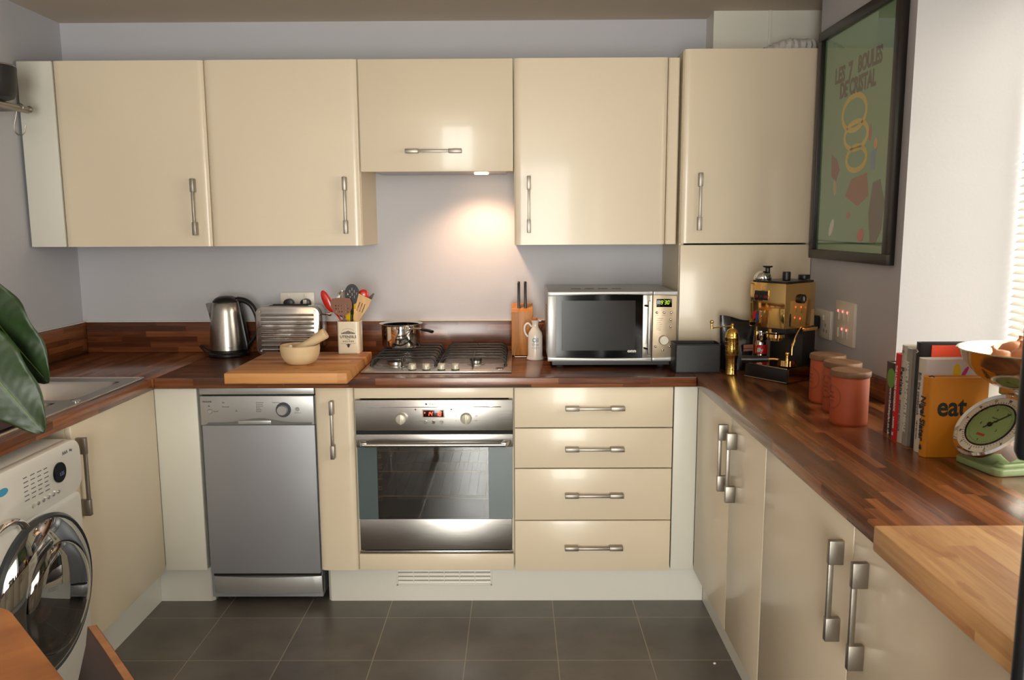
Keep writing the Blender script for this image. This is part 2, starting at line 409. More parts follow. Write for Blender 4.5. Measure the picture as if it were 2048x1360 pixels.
box(b, XL, -.05, YF-.1, YF, 0, ZC); box(b, 1.15, XE, YF-.1, YF, 0, ZC); box(b, -.05, 1.15, YF-.1, YF, 2.15, ZC)
struct('wall_front', b, 'wall', 'pale grey painted wall behind the viewer')
def window(name, x0, x1, y0, y1, z0, z1, axis, mull, label):
    f = NB(); t = .045
    if axis == 'x':
        box(f, x0, x1, y0, y0+t, z0, z1); box(f, x0, x1, y1-t, y1, z0, z1); box(f, x0, x1, y0, y1, z0, z0+t); box(f, x0, x1, y0, y1, z1-t, z1)
        for k in mull: box(f, x0, x1, k-t/2, k+t/2, z0, z1)
    else:
        box(f, x0, x0+t, y0, y1, z0, z1); box(f, x1-t, x1, y0, y1, z0, z1); box(f, x0, x1, y0, y1, z0, z0+t); box(f, x0, x1, y0, y1, z1-t, z1)
        for k in mull: box(f, k-t/2, k+t/2, y0, y1, z0, z1)
    o = struct(name, f, 'whiteplastic', label)
    g = NB()
    if axis == 'x': box(g, (x0+x1)/2-.002, (x0+x1)/2+.002, y0+t, y1-t, z0+t, z1-t)
    else: box(g, x0+t, x1-t, (y0+y1)/2-.002, (y0+y1)/2+.002, z0+t, z1-t)
    obj('pane', g, 'wglass', o); return o
window('window_1', 2.19, 2.25, -2.62, -1.09, .905, 2.26, 'x', (-1.85,), 'white framed window in the right recess behind a blind')
window('window_2', -.05, 1.15, YF-.08, YF-.02, .02, 2.15, 'y', (.55,), 'wide white framed glazed doors behind the viewer')
# venetian blind in the recess
t = thing('window_blind', 'white slatted venetian blind hanging in the bright window recess at the right edge', 'blind', (2.125, -1.855, 2.26))
f = NB(); box(f, 2.10, 2.15, -2.60, -1.11, 2.225, 2.26); obj('head_rail', f, 'whiteplastic', t, world=True)
f = NB()
for i in range(54):
    z = 2.215-i*.0235
    c, s = math.cos(math.radians(28))*.0125, math.sin(math.radians(28))*.0125
    prism(f, [(2.125-c, z-s), (2.125, z+.0015), (2.125+c, z+s), (2.125, z+.0022)], -2.60, -1.105, 'y')
obj('slats', f, 'slat', t, world=True)
f = NB(); box(f, 2.11, 2.14, -2.60, -1.11, .925, .94); obj('bottom_rail', f, 'whiteplastic', t, world=True)

# pipe boxing on top of the tall unit, under the ceiling
b = NB(); box(b, 1.43, XR+.115, -.085, WB, 2.14, ZC); o = struct('trim_1', b, 'ivory', 'white boxed-in casing above the tall cupboard')
g = NB(); box(g, 1.655, 1.668, -.092, -.085, 2.14, ZC, .002); obj('cover_strip', g, 'ivory', o)

# ------------------------------------------------------------------ kitchen units
def door_mesh(x0, x1, z0, z1, th=.02, r=.03, drop=.011):
    """slab front, long edges softly rolled; back at y=0, front at y=-th"""
    w = x1-x0; r = min(r, w*.3); P = [(x0, 0)]
    n = 7
    for i in range(n+1):
        a = PI/2*i/n; P.append((x0+r*(1-math.cos(a)), -(th-drop)-drop*math.sin(a)))
    for i in range(n, -1, -1):
        a = PI/2*i/n; P.append((x1-r*(1-math.cos(a)), -(th-drop)-drop*math.sin(a)))
    P.append((x1, 0))
    b = NB(); prism(b, P, z0, z1, 'z')
    return b
def slab_mesh(x0, x1, z0, z1, th=.02, bev=.003):
    b = NB(); box(b, x0, x1, -th, 0, z0, z1, bev); return b
def handle_mesh(kind, x, z, L=.222, y=-.02):
    """bar handle: two deep rectangular ends joined by a thin bar at their outer side"""
    b = NB(); e = .052; w = .0075; d = .031
    if kind == 'v':
        for s in (-1, 1):
            z0 = z+s*L/2; box(b, x-w, x+w, y-d, y, min(z0, z0-s*e), max(z0, z0-s*e), .0018)
        box(b, x-.0048, x+.0048, y-d+.001, y-d+.012, z-L/2+e*.8, z+L/2-e*.8, .0015)
    else:
        for s in (-1, 1):
            x0 = x+s*L/2; box(b, min(x0, x0-s*e), max(x0, x0-s*e), y-d, y, z-w, z+w, .0018)
        box(b, x-L/2+e*.8, x+L/2-e*.8, y-d+.001, y-d+.012, z-.0048, z+.0048, .0015)
    return b
def carcass(w, d, z0, z1, t=.018, back=True, top=True):
    b = NB()
    box(b, 0, t, 0, d, z0, z1); box(b, w-t, w, 0, d, z0, z1); box(b, t, w-t, 0, d, z0, z0+t); box(b, t, w-t, 0 if top else .0, d if top else .05, z1-t, z1)
    if back: box(b, t, w-t, d-t, d, z0+t, z1-t)
    return b
def unit(name, label, cat, loc, rot, w, d, z0, z1, fronts, group=None, carc='carc', top=True):
    """fronts: (part name, x0, x1, z0, z1, style, handle or None)"""
    t = thing(name, label, cat, loc, rot, group)
    obj('carcass', carcass(w, d, z0, z1, top=top), carc, t)
    for nm, x0, x1, a, c, style, h in fronts:
        m = door_mesh(x0+.0015, x1-.0015, a, c) if style == 'roll' else slab_mesh(x0+.0015, x1-.0015, a, c)
        p = obj(nm, m, 'cream' if style != 'ivory' else 'ivory', t)
        if h: obj('handle', handle_mesh(*h), 'nickel', p)
    return t

UF = -.313+.02      # wall unit carcass front
UB, UTOP = 1.392, 2.112
unit('wall_cabinet', 'cream gloss wall cupboard nearest the left wall, handle at its lower right', 'cupboard', (-1.197, UF, 0), 0, .59, WB-UF, UB, UTOP,
     [('door', 0, .59, UB, UTOP, 'roll', ('v', .53, 1.547))], 'cream wall cupboards')
unit('wall_cabinet', 'cream gloss wall cupboard directly left of the lift-up extractor cupboard', 'cupboard', (-.605, UF, 0), 0, .599, WB-UF, UB, UTOP,
     [('door', 0, .599, UB, UTOP, 'roll', ('v', .539, 1.551))], 'cream wall cupboards')
unit('wall_cabinet', 'cream gloss wall cupboard above the microwave, handle at its lower left', 'cupboard', (.6045, UF, 0), 0, .603, WB-UF, UB, UTOP,
     [('door', 0, .603, UB, UTOP, 'roll', ('v', .058, 1.551))], 'cream wall cupboards')
t = unit('extractor_cabinet', 'short cream cupboard over the hob with a horizontal handle and lit extractor below', 'cupboard', (-.004, UF, 0), 0, .606, WB-UF, 1.70, UTOP,
     [('door', 0, .606, 1.682, UTOP, 'slab', ('h', .292, 1.760))])
f = NB(); box(f, .03, .576, .0, .33, 1.69, 1.70); obj('extractor_panel', f, 'silver', t)
f = NB(); cyl(f, (.47, .19, 1.684), .03, .006, 24); obj('lamp', f, 'bulb', t)
# end panel at far left, filler right
t = thing('end_panel', 'narrow ivory filler panel closing the wall cupboards against the left wall', 'panel', (-1.268, -.303, UB))
f = NB(); box(f, -1.336, -1.199, -.313, -.293, UB, UTOP, .002); obj('panel', f, 'ivory', t, world=True)
t = thing('filler_panel', 'slim cream filler strip between the right wall cupboard and the tall cupboard', 'panel', (1.232, -.29, UB))
f = NB(); prism(f, [(1.209, WB), (1.209, -.30), (1.214, -.305), (1.248, -.305), (1.253, -.30), (1.253, WB)], UB, UTOP, 'z'); obj('panel', f, 'cream', t, world=True)
# tall unit standing on the worktop
t = unit('tall_cabinet', 'tall cream cupboard standing on the worktop beside the picture, split into two doors', 'cupboard', (1.262, -.32, 0), 0, 0.5225, WB+.30, WT, 2.135,
     [('upper_door', 0, .5225, 1.396, 2.137, 'roll', ('v', .071, 1.558)), ('lower_door', 0, .5225, WT+.003, 1.389, 'slab', None)])

# foil duct lying behind the tall unit's top edge
t = thing('duct_pipe', 'crumpled white foil duct lying on top of the tall cupboard', 'duct', (1.70, -.20, 2.136))
f = NB(); pts = []; rs = []
for i in range(50):
    k = i/49; pts.append((1.53+.355*k, -.20+.01*math.sin(9*k), 2.137+.001+max(.012, .03*min(1, k*2.2)+.003*math.sin(i*1.9)))); rs.append(max(.011, .03*min(1, k*2.2)+.0035*math.sin(i*1.9)))
tube(f, pts, .03, 14, rs=rs); obj('duct', f, 'pvc', t, world=True)

# base units, back run
BF = -.58
t = unit('base_cabinet', 'very narrow cream base cupboard between the dishwasher and the oven', 'cupboard', (-.149, BF, 0), 0, .148, .56, .149, .868,
     [('door', 0, .148, .149, .868, 'roll', ('v', .067, .711))])
t = unit('drawer_unit', 'cream unit of four drawers with horizontal bar handles right of the oven', 'drawer unit', (.6015, BF, 0), 0, .5985, .56, .145, .868,
     [('drawer', 0, .5985, .7135, .868, 'slab', ('h', .303, .790)), ('drawer', 0, .5985, .556, .710, 'slab', ('h', .303, .633)),
      ('drawer', 0, .5985, .350, .5525, 'slab', ('h', .303, .452)), ('drawer', 0, .5985, .145, .3465, 'slab', ('h', .303, .244))])
t = thing('oven_housing', 'cream cupboard carcass with strips above and below the built-in oven', 'cupboard', (.3, BF, .149))
f = NB(); box(f, 0.0, .018, BF, -.02, .149, .868); box(f, .582, .6, BF, -.02, .149, .868); box(f, .018, .582, BF, -.02, .149, .22); box(f, .018, .582, BF, -.02, .83, .868)
obj('carcass', f, 'carc', t, world=True)
f = NB(); box(f, .002, .598, -.6, BF, .828, .868, .002); obj('top_strip', f, 'cream', t, world=True)
f = NB(); box(f, .002, .598, -.6, BF, .149, .214, .002); obj('bottom_strip', f, 'cream', t, world=True)
f = NB(); box(f, .004, .596, -.596, BF, .2165, .2265, .001); cyl(f, (.295, -.5965, .2215), .002, .001, 10, 'y'); obj('metal_trim', f, 'steel', t, world=True)
# corner fillers
t = thing('corner_panel', 'ivory corner panel between the left cupboard and the silver dishwasher', 'panel', (-.67, -.59, .15))
f = NB(); box(f, -.752, -.592, -.6, -.58, .15, .868, .003); box(f, -.610, -.592, -.58, -.03, .15, .868); obj('panel', f, 'ivory', t, world=True)
t = thing('corner_panel', 'ivory corner panel right of the four drawers', 'panel', (1.245, -.59, .15))
f = NB(); box(f, 1.203, 1.2905, -.597, -.577, .15, .868, .002); obj('panel', f, 'ivory', t, world=True)
# plinths
t = thing('plinth', 'short ivory kickboard under the corner panel, left of the dishwasher', 'kickboard', (-.69, -.55, 0))
f = NB(); prism(f, [(-.80, -.55), (-.60, -.55), (-.588, -.538), (-.588, -.50), (-.60, -.535), (-.80, -.535)], 0, .147, 'z'); obj('board', f, 'ivory2', t, world=True)
t = thing('plinth', 'long ivory kickboard with a vent grille under the oven and drawers', 'kickboard', (.6, -.55, 0))
f = NB(); prism(f, [(-.135, -.53), (-.135, -.54), (-.125, -.55), (1.34, -.55), (1.34, -.535), (-.12, -.535)], 0, .143, 'z'); obj('board', f, 'ivory2', t, world=True)
f = NB(); z0, z1 = .066, .139
box(f, .136, .511, -.557, -.55, z0, z0+.006, .001); box(f, .136, .511, -.557, -.55, z1-.006, z1, .001); box(f, .136, .142, -.557, -.55, z0, z1, .001); box(f, .505, .511, -.557, -.55, z0, z1, .001)
for i in range(1, 6): box(f, .142+i*.0605-.0015, .142+i*.0605+.0015, -.556, -.55, z0, z1)
for i in range(4):
    z = z0+.012+i*.0165; prism(f, [(-.5565, z-.005), (-.5505, z+.004), (-.5505, z+.006), (-.5565, z-.002)], .142, .505, 'x')
g = obj('vent_grille', f, 'ivory2', t, world=True)
f = NB(); box(f, .142, .505, -.5508, -.55, z0+.006, z1-.006); obj('vent_opening', f, col(120, 104, 82), g, world=True)
t = thing('plinth', 'ivory kickboard under the left cupboard beside the washing machine', 'kickboard', (-.8, -.87, 0))
f = NB(); box(f, -.815, -.80, -1.19, -.5505, 0, .147); obj('board', f, 'ivory2', t, world=True)
t = thing('plinth', 'ivory kickboard running under the right-hand cupboards', 'kickboard', (1.34, -1.6, 0))
f = NB(); box(f, 1.341, 1.356, -2.63, -.5505, 0, .147); obj('board', f, 'ivory2', t, world=True)

# left run: local x -> +y, front faces +x
unit('base_cabinet', 'cream base cupboard between the washing machine and the back corner, handle beside the washing machine', 'cupboard', (-.77, -1.172, 0), PI/2, .57, .55, .15, .868,
     [('door', 0, .5715, .15, .868, 'slab', ('v', .028, .70, .25))], top=False)
# right run: local x -> -y, front faces -x
unit('base_cabinet', 'cream double base cupboard on the right nearest the corner, its two handles side by side', 'cupboard', (1.31, -.602, 0), -PI/2, .823, .47, .15, .868,
     [('door', 0, .468, .15, .868, 'slab', ('v', .432, .722)), ('door', .468, .823, .15, .868, 'slab', ('v', .534, .720))], 'right-hand base cupboards')
unit('base_cabinet', 'cream double base cupboard on the right nearest the viewer, under the thick chopping board', 'cupboard', (1.31, -1.428, 0), -PI/2, 1.20, .47, .15, .868,
     [('door', 0, .572, .15, .868, 'slab', ('v', .524, .706)), ('door', .572, 1.20, .15, .868, 'slab', ('v', .640, .708))], 'right-hand base cupboards')

# worktops and upstands
def slab_top(name, label, poly, mat, holes=None):
    t = thing(name, label, 'worktop', (sum(p[0] for p in poly)/len(poly), sum(p[1] for p in poly)/len(poly), .872))
    return t
t = thing('worktop', 'dark walnut block worktop along the back wall carrying the hob and kettle', 'worktop', (.27, -.3, .872))
f = NB(); prism(f, [(-.739, -.612), (-.739, WB), (1.279, WB), (1.279, -.612), (1.279, -.62), (-.739, -.62)], .872, WT, 'z', .0025); obj('slab', f, 'wx', t, world=True)
t = thing('worktop', 'dark walnut block worktop along the right wall carrying the canisters and books', 'worktop', (1.53, -1.3, .872))
f = NB(); prism(f, [(1.28, -2.635), (1.28, WB), (XR-.001, WB), (XR-.001, -1.095), (2.18, -1.095), (2.18, -2.615), (XR-.001, -2.615), (XR-.001, -2.635)], .872, WT, 'z', .0025)
bmesh.ops.remove_doubles(f, verts=f.verts[:], dist=1e-5)
obj('slab', f, 'wy', t, world=True)
t = thing('worktop', 'dark walnut block worktop along the left wall around the sink', 'worktop', (-1.04, -1.3, .872))
f = NB()
SX0, SX1, SY0, SY1 = -1.225, -.775, -1.70, -.612
box(f, XL+.001, -.741, SY1-.02, WB, .872, WT, .0025); box(f, SX1-.02, -.741, SY0+.02, SY1-.0201, .872, WT, .0025)
box(f, XL+.001, SX0+.02, SY0+.02, SY1-.0201, .872, WT, .0025); box(f, XL+.001, -.741, -2.6, SY0+.0199, .872, WT, .0025)
obj('slab', f, 'wy', t, world=True)
for lab, g, m in (('walnut upstand along the back wall behind the hob', (-1.327, 1.26, WB-.02, WB-.0005), 'wx'),
                  ('walnut upstand along the left wall behind the sink', (XL+.0005, XL+.02, -2.6, WB-.0005), 'wy'),
                  ('walnut upstand along the right wall behind the terracotta canisters', (XR-.02, XR-.0005, -1.088, -.345), 'wy')):
    t = thing('upstand', lab, 'upstand', ((g[0]+g[1])/2, (g[2]+g[3])/2, WT))
    f = NB(); box(f, g[0], g[1], g[2], g[3], WT, UT if 'right' not in lab else .982, .002); obj('board', f, m, t, world=True)
    if 'right' not in lab:
        f = NB(); 
        if m == 'wx': box(f, g[0], g[1], g[2]+.001, WB-.0005, UT, UT+.003)
        else: box(f, g[0], g[1]-.001, g[2], g[3]-.02, UT, UT+.003)
        obj('sealant', f, 'ivory', t, world=True)

# ------------------------------------------------------------------ sink
t = thing('sink', 'stainless steel inset sink with drainer in the left worktop', 'sink', (-1.0, -1.15, WT))
f = NB(); zt = WT+.004
bx0, bx1, by0, by1 = -1.17, -.83, -1.005, -.69       # main bowl
hx0, hx1, hy0, hy1 = -1.10, -.86, -1.17, -1.05        # half bowl
def frame_with_holes(f, z0, z1):
    xs = sorted({SX0, SX1, bx0, bx1, hx0, hx1}); ys = sorted({SY0, SY1, by0, by1, hy0, hy1})
    for i in range(len(xs)-1):
        for j in range(len(ys)-1):
            cx, cy = (xs[i]+xs[i+1])/2, (ys[j]+ys[j+1])/2
            if (bx0 < cx < bx1 and by0 < cy < by1) or (hx0 < cx < hx1 and hy0 < cy < hy1): continue
            box(f, xs[i], xs[i+1], ys[j], ys[j+1], z0, z1)
frame_with_holes(f, WT, WT+.003)
tube(f, [(SX0+.005, SY0+.005, zt-.001), (SX1-.005, SY0+.005, zt-.001), (SX1-.005, SY1-.005, zt-.001), (SX0+.005, SY1-.005, zt-.001)], .004, 8, closed=True)
obj('rim', f, 'sinksteel', t, world=True)
def bowl(f, x0, x1, y0, y1, d, r=.05):
    tmp = bmesh.new(); levels = [(0, 0), (.004, -.012), (.008, -d*.6), (.02, -d+.02), (.05, -d)]; rings = []
    for ins, z in levels:
        rings.append([tmp.verts.new((u, v, WT+.003+z)) for u, v in rrect(x0+ins, x1-ins, y0+ins, y1-ins, max(.01, r-ins*.5), 4)])
    for A, B in zip(rings, rings[1:]):
        for i in range(len(A)): tmp.faces.new((A[i], A[(i+1) % len(A)], B[(i+1) % len(A)], B[i]))
    tmp.faces.new(rings[-1]); join(f, tmp)
f = NB(); bowl(f, bx0, bx1, by0, by1, .13, .03); obj('bowl', f, 'sinksteel', t, world=True)
f = NB(); bowl(f, hx0, hx1, hy0, hy1, .10, .03); obj('half_bowl', f, 'sinksteel', t, world=True)
f = NB()
for i in range(9):
    x = -1.17+i*.04; box(f, x, x+.012, -1.62, -1.22, WT+.003, WT+.006, .002)
obj('drainer_ribs', f, 'sinksteel', t, world=True)
f = NB(); cyl(f, (-.81, -1.02, WT+.003), .014, .003, 20, bev=.001); obj('tap_hole_cover', f, 'chrome', t, world=True)

# striped cloth on the drainer
t = thing('striped_cloth', 'pink and dark striped folded cloth on the sink drainer behind the plant leaf', 'cloth', (-.90, -1.36, WT+.006))
for k in range(9):
    f = NB(); x = -.985+k*.02
    prism(f, [(x, WT+.007), (x+.0199, WT+.007), (x+.0199, WT+.030+.004*math.sin(k)), (x, WT+.030+.004*math.sin(k-1))], -1.44, -1.27, 'y')
    if k == 0: base = obj('cloth', f, col(70, 46, 52), t, world=True)
    else: obj('stripe', f, col(206, 168, 176) if k % 2 else col(70, 46, 52), base, world=True)

# ------------------------------------------------------------------ dishwasher
X0, X1 = -.585, -.1515
t = thing('dishwasher', 'slim silver-grey dishwasher with a round dial under the back worktop', 'dishwasher', ((X0+X1)/2, -.3, 0))
f = NB(); box(f, X0, X1, -.575, -.03, .03, .835); obj('body', f, 'dwgrey', t, world=True)
f = NB(); box(f, X0, X1, -.592, -.03, .843, .8695, .002); obj('lid', f, 'silver', t, world=True)
f = NB(); box(f, X0+.003, X1-.003, -.575, -.5, .834, .844); obj('lid_gap_shade', f, 'dark', t, world=True)  # dark strip painted as the shade in the gap under the lid
f = NB(); box(f, X0+.01, X1-.002, -.578, -.55, .118, .135); obj('door_gap_shade', f, 'dark', t, world=True)  # dark strip painted as the shaded gap between door and kick panel
f = NB()
P = [(X0+.002, .726)]
P += [(X1-.002, .726), (X1-.002, .838), (X0+.002, .838)]
prism(f, [(u, v) for u, v in P], -.596, -.575, 'y', .003)
pan = obj('control_panel', f, 'silver', t, world=True)
f = NB(); W = X1-X0
P = [(X0+.03, .735)]+[(X0+.03+(W-.04)*i/20, .7355+.017*math.exp(-((i/20-.5)/.2)**2)) for i in range(21)]+[(X1-.01, .733)]
P = [(X0+.02, .7285)]+P+[(X1-.012, .7285)]
prism(f, P, -.6, -.5965, 'y'); obj('handle_recess', f, col(104, 104, 102, .4), pan, world=True)
f = NB(); box(f, -.440, -.315, -.603, -.600, .731, .745, .002); obj('door_grip', f, 'silver', pan, world=True)
f = NB(); lathe(f, [(0, 0), (.0285, 0), (.0285, .003), (0, .003)], (-.268, -.596, .785), 40, 'y'); d = obj('dial_ring', f, col(58, 62, 70), pan, world=True)
f = NB(); lathe(f, [(0, 0), (.0205, 0), (.019, .014), (.017, .016), (0, .016)], (-.270, -.599, .785), 40, 'y'); obj('dial', f, 'silver', pan, world=True)
f = NB(); cyl(f, (-.215, -.596, .787), .0075, .004, 24, 'y', .001); obj('button', f, 'silver', pan, world=True)
f = NB(); cyl(f, (-.546, -.596, .779), .009, .005, 24, 'y', .002); obj('button', f, 'silver', pan, world=True)
f = NB(); T = lambda s, z, x, y, al='LEFT', bo=0: text(f, s, z, (x, -.5964, y), align=al, bold=bo)
T('PROLINE', .0085, -.572, .8165, bo=.0003); T('A', .008, -.552, .800, bo=.0006); T('On/Off', .006, -.533, .779); T('Salt', .007, -.499, .813); T('Rinse aid', .007, -.499, .797)
T('Programme', .0062, -.31, .813); T('65 Intensive', .006, -.371, .813)
for i, s in enumerate(('65 Normal', '55 Normal', '55 Eco', '45 Rapid', 'Prewash')): T(s, .0058, -.371, .806-i*.0068)
T('Start/Reset', .0055, -.215, .773, 'CENTER'); T('A', .012, -.45, .781)
obj('lettering', f, 'greyink', pan, world=True)
f = NB(); box(f, X0+.006, X1-.001, -.596, -.575, .134, .7255, .003); obj('door', f, 'dwgrey', t, world=True)
f = NB(); P = []
for i in range(13):
    k = i/12; P.append((X0+.012+(X1-X0-.012)*k, -.58-.014*math.sin(PI*k)))
prism(f, P+[(X1, -.56), (X0+.012, -.56)], .048, .117, 'z', .002); obj('kick_panel', f, 'silver', t, world=True)
for x in (X0+.05, X1-.05):
    f = NB(); cyl(f, (x, -.52, 0), .016, .032, 16, bev=.003); obj('foot', f, 'rubber', t, world=True)

# ------------------------------------------------------------------ oven
t = thing('oven', 'built-in stainless steel oven with a red digital clock and glass door', 'oven', (.3, -.3, .231))
f = NB(); box(f, .02, .58, -.58, -.06, .231, .26); box(f, .02, .58, -.58, -.06, .66, .82); box(f, .02, .075, -.58, -.06, .26, .66); box(f, .51, .58, -.58, -.06, .26, .66); box(f, .075, .51, -.1, -.06, .26, .66)
obj('body', f, col(70, 68, 64, .45), t, world=True)
f = NB()
for z in (.437, .535, .615):
    for y in (-.57, -.13): tube(f, [(.08, y, z), (.505, y, z)], .0028, 6)
for z in (.437, .535):
    for i in range(12): tube(f, [(.095+i*.036, -.57, z), (.095+i*.036, -.13, z)], .0012, 5)
obj('racks', f, col(190, 160, 110, .3, metal=.9), t, world=True)
f = NB()
for i in range(5):
    for dz in (0, .011): box(f, .077, .091, -.572, -.55, .42+i*.042+dz, .424+i*.042+dz)
obj('rack_runners', f, col(190, 150, 80, .3, metal=.8), t, world=True)
f = NB(); box(f, .003, .597, -.603, -.58, .7035, .8225, .003); pan = obj('control_panel', f, 'steel', t, world=True)
f = NB(); box(f, .045, .553, -.6042, -.6028, .7935, .7965, .0005); obj('groove', f, 'chrome', pan, world=True)
f = NB(); box(f, .003, .597, -.595, -.58, .69, .7035); obj('vent_gap', f, 'dark', t, world=True)
for x in (.177, .421):
    f = NB(); lathe(f, [(0, 0), (.0215, 0), (.021, .012), (.0185, .02), (.016, .0215), (0, .0215)], (x, -.603, .752), 32, 'y'); k = obj('knob', f, 'knob', pan, world=True)
    f = NB(); box(f, x-.0045, x+.0045, -.6275, -.624, .733, .771, .001); obj('grip', f, 'knob', k, world=True)
f = NB(); box(f, .256, .340, -.6055, -.603, .755, .7855, .002); q = obj('display_bezel', f, 'knob', pan, world=True)
f = NB(); box(f, .260, .336, -.6062, -.6054, .7575, .783, .0003); q = obj('display', f, col(40, 8, 10, .15), pan, world=True)
f = NB(); seg7(f, '14 18', .0155, (.302, -.6068, .770)); text(f, ',', .014, (.266, -.6068, .778), bold=.001); obj('clock_digits', f, 'ledred', q, world=True)
for x in (.268, .298, .328):
    f = NB(); cyl(f, (x, -.603, .737), .0068, .005, 20, 'y', .0015); obj('button', f, 'chrome', pan, world=True)
for x in (.231, .366):
    f = NB(); cyl(f, (x, -.603, .786), .0032, .002, 16, 'y'); obj('indicator', f, col(110, 26, 20, .3), pan, world=True)
f = NB(); text(f, 'Electrolux', .0115, (.309, -.6036, .8065), bold=.0002); box(f, .268, .275, -.604, -.603, .803, .81)
for x, n in ((.177, 5), (.421, 7)):
    for i in range(n):
        a = math.radians(200-220*i/(n-1)) if n == 7 else math.radians(210-240*i/(n-1))
        text(f, ('0', '50', '100', '150', '200', '250', '275')[i] if n == 7 else ('=', '~', 'o', '-', '+')[i], .0065, (x+.040*math.cos(a), -.6036, .752+.030*math.sin(a)))
obj('lettering', f, col(110, 92, 76), pan, world=True)
# door
f = NB(); box(f, .003, .597, -.603, -.585, .640, .690, .002); dr = obj('door', f, 'steel', t, world=True)
f = NB(); box(f, .008, .592, -.603, -.585, .2325, .356, .002); obj('lower_panel', f, 'steel', dr, world=True)
f = NB(); box(f, .006, .080, -.600, -.588, .3565, .6395); obj('glass_surround', f, 'ovengrey', dr, world=True)
f = NB(); box(f, .503, .594, -.600, -.588, .3565, .6395); obj('glass_surround', f, 'ovengrey', dr, world=True)
f = NB(); box(f, .080, .503, -.600, -.594, .3565, .6395); obj('door_window', f, 'ovenglass', dr, world=True)
f = NB(); tube(f, [(.035, -.640, .6585), (.567, -.640, .6585)], .0085, 16)
for s, x in ((1, .012), (-1, .590)): prism(f, [(x, -.603), (x+s*.028, -.603), (x+s*.040, -.646), (x+s*.018, -.646)], .652, .668, 'z', .002)
obj('handle', f, 'steel', dr, world=True)

# ------------------------------------------------------------------ washing machine (local: front faces -y)
t = thing('washing_machine', 'white front-loading washing machine with a chrome porthole door under the left worktop', 'washing machine', (-.71, -1.815, 0), PI/2)
f = NB(); tmp = rrect(0, .6, .02, .85, .04, 6); prism(f, tmp, .012, .55, 'y', .01); obj('body', f, 'washer', t)
f = NB(); prism(f, rrect(.001, .599, .69, .85, .045, 6), -.012, .02, 'y', .009); pan = obj('control_panel', f, 'washer', t)
f = NB(); prism(f, rrect(.001, .599, .03, .688, .03, 5), -.002, .02, 'y', .006); fr = obj('front_panel', f, 'washer', t)
f = NB(); cyl(f, (.478, -.012, .775), .029, .006, 32, 'y', .001); d = obj('display', f, 'blackglass', pan)
f = NB(); text(f, '1:25', .014, (.482, -.0186, .770), bold=.0003); obj('display_digits', f, col(90, 96, 140), d)
f = NB(); lathe(f, [(0, 0), (.034, 0), (.032, .018), (0, .02)], (.13, -.012, .77), 32, 'y'); obj('dial', f, 'knob', pan)
f = NB()
for r in range(6):
    for c in range(4): box(f, .315+c*.031, .335+c*.031-(.004 if (r+c) % 3 == 0 else 0), -.0126, -.012, .807-r*.0125-c*.001, .8095-r*.0125-c*.001)
text(f, 'AAA', .014, (.515, -.0124, .822), bold=.0002)
text(f, '8kg', .010, (.545, -.0124, .822)); obj('lettering', f, 'greyink', pan)
for i in range(6):
    f = NB(); cyl(f, (.345+i*.024, -.012, .722), .0055, .004, 12, 'y', .001); obj('button', f, 'chrome', pan)
f = NB(); prism(f, ell(.228, .80, .022, .010, 20), -.0128, -.012, 'y'); obj('sticker', f, col(60, 150, 190), pan)
f = NB(); prism(f, rrect(.03, .185, .705, .835, .02, 5), -.017, -.012, 'y', .002); dd = obj('detergent_drawer', f, 'washer', pan)
# drawer pull: chrome crescent over the door
DC = (.370, .452)
f = NB()
P = [(.215+.085*math.cos(math.radians(a)), .665+.055*math.sin(math.radians(a))) for a in range(20, 150, 8)]
tube(f, [(u, -.016, v) for u, v in P], .012, 12, flat=(1.3, .8)); obj('drawer_pull', f, 'chrome', t)
Rr = .222
def ring(prof, mat, nm, par, seg=56):
    f = NB(); lathe(f, prof, (DC[0], 0, DC[1]), seg, 'y'); return obj(nm, f, mat, par, 50)
f = NB(); lathe(f, [(Rr-.005, .0), (Rr+.006, .0), (Rr+.008, .012), (Rr, .02), (Rr-.01, .014), (Rr-.01, .0)], (DC[0], -.002, DC[1]), 64, 'y'); dr = obj('door', f, col(52, 56, 60, .25), t, 50)
f = NB(); lathe(f, [(Rr-.002, .014), (Rr-.010, .022), (Rr-.030, .033), (Rr-.060, .047), (Rr-.068, .048), (Rr-.072, .042), (Rr-.074, .02), (Rr-.03, .010)], (DC[0], -.002, DC[1]), 64, 'y'); obj('door_ring', f, 'smoked', dr, 60)
f = NB(); lathe(f, [(Rr-.070, .044), (Rr-.080, .056), (Rr-.11, .064), (Rr-.16, .070), (0, .072)], (DC[0], -.002, DC[1]), 56, 'y'); obj('door_glass', f, 'doorglass', dr, 60)
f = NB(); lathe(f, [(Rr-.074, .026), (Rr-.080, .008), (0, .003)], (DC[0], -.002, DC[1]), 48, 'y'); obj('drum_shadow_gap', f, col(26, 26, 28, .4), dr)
f = NB(); sphere(f, (DC[0]-.04, -.022, DC[1]-.03), .022, 1.6, .6, 1); obj('laundry', f, col(150, 60, 70), dr)
for x in (.06, .54):
    f = NB(); cyl(f, (x, .06, 0), .02, .022, 16); cyl(f, (x, .5, 0), .02, .022, 16); obj('foot', f, 'rubber', t)

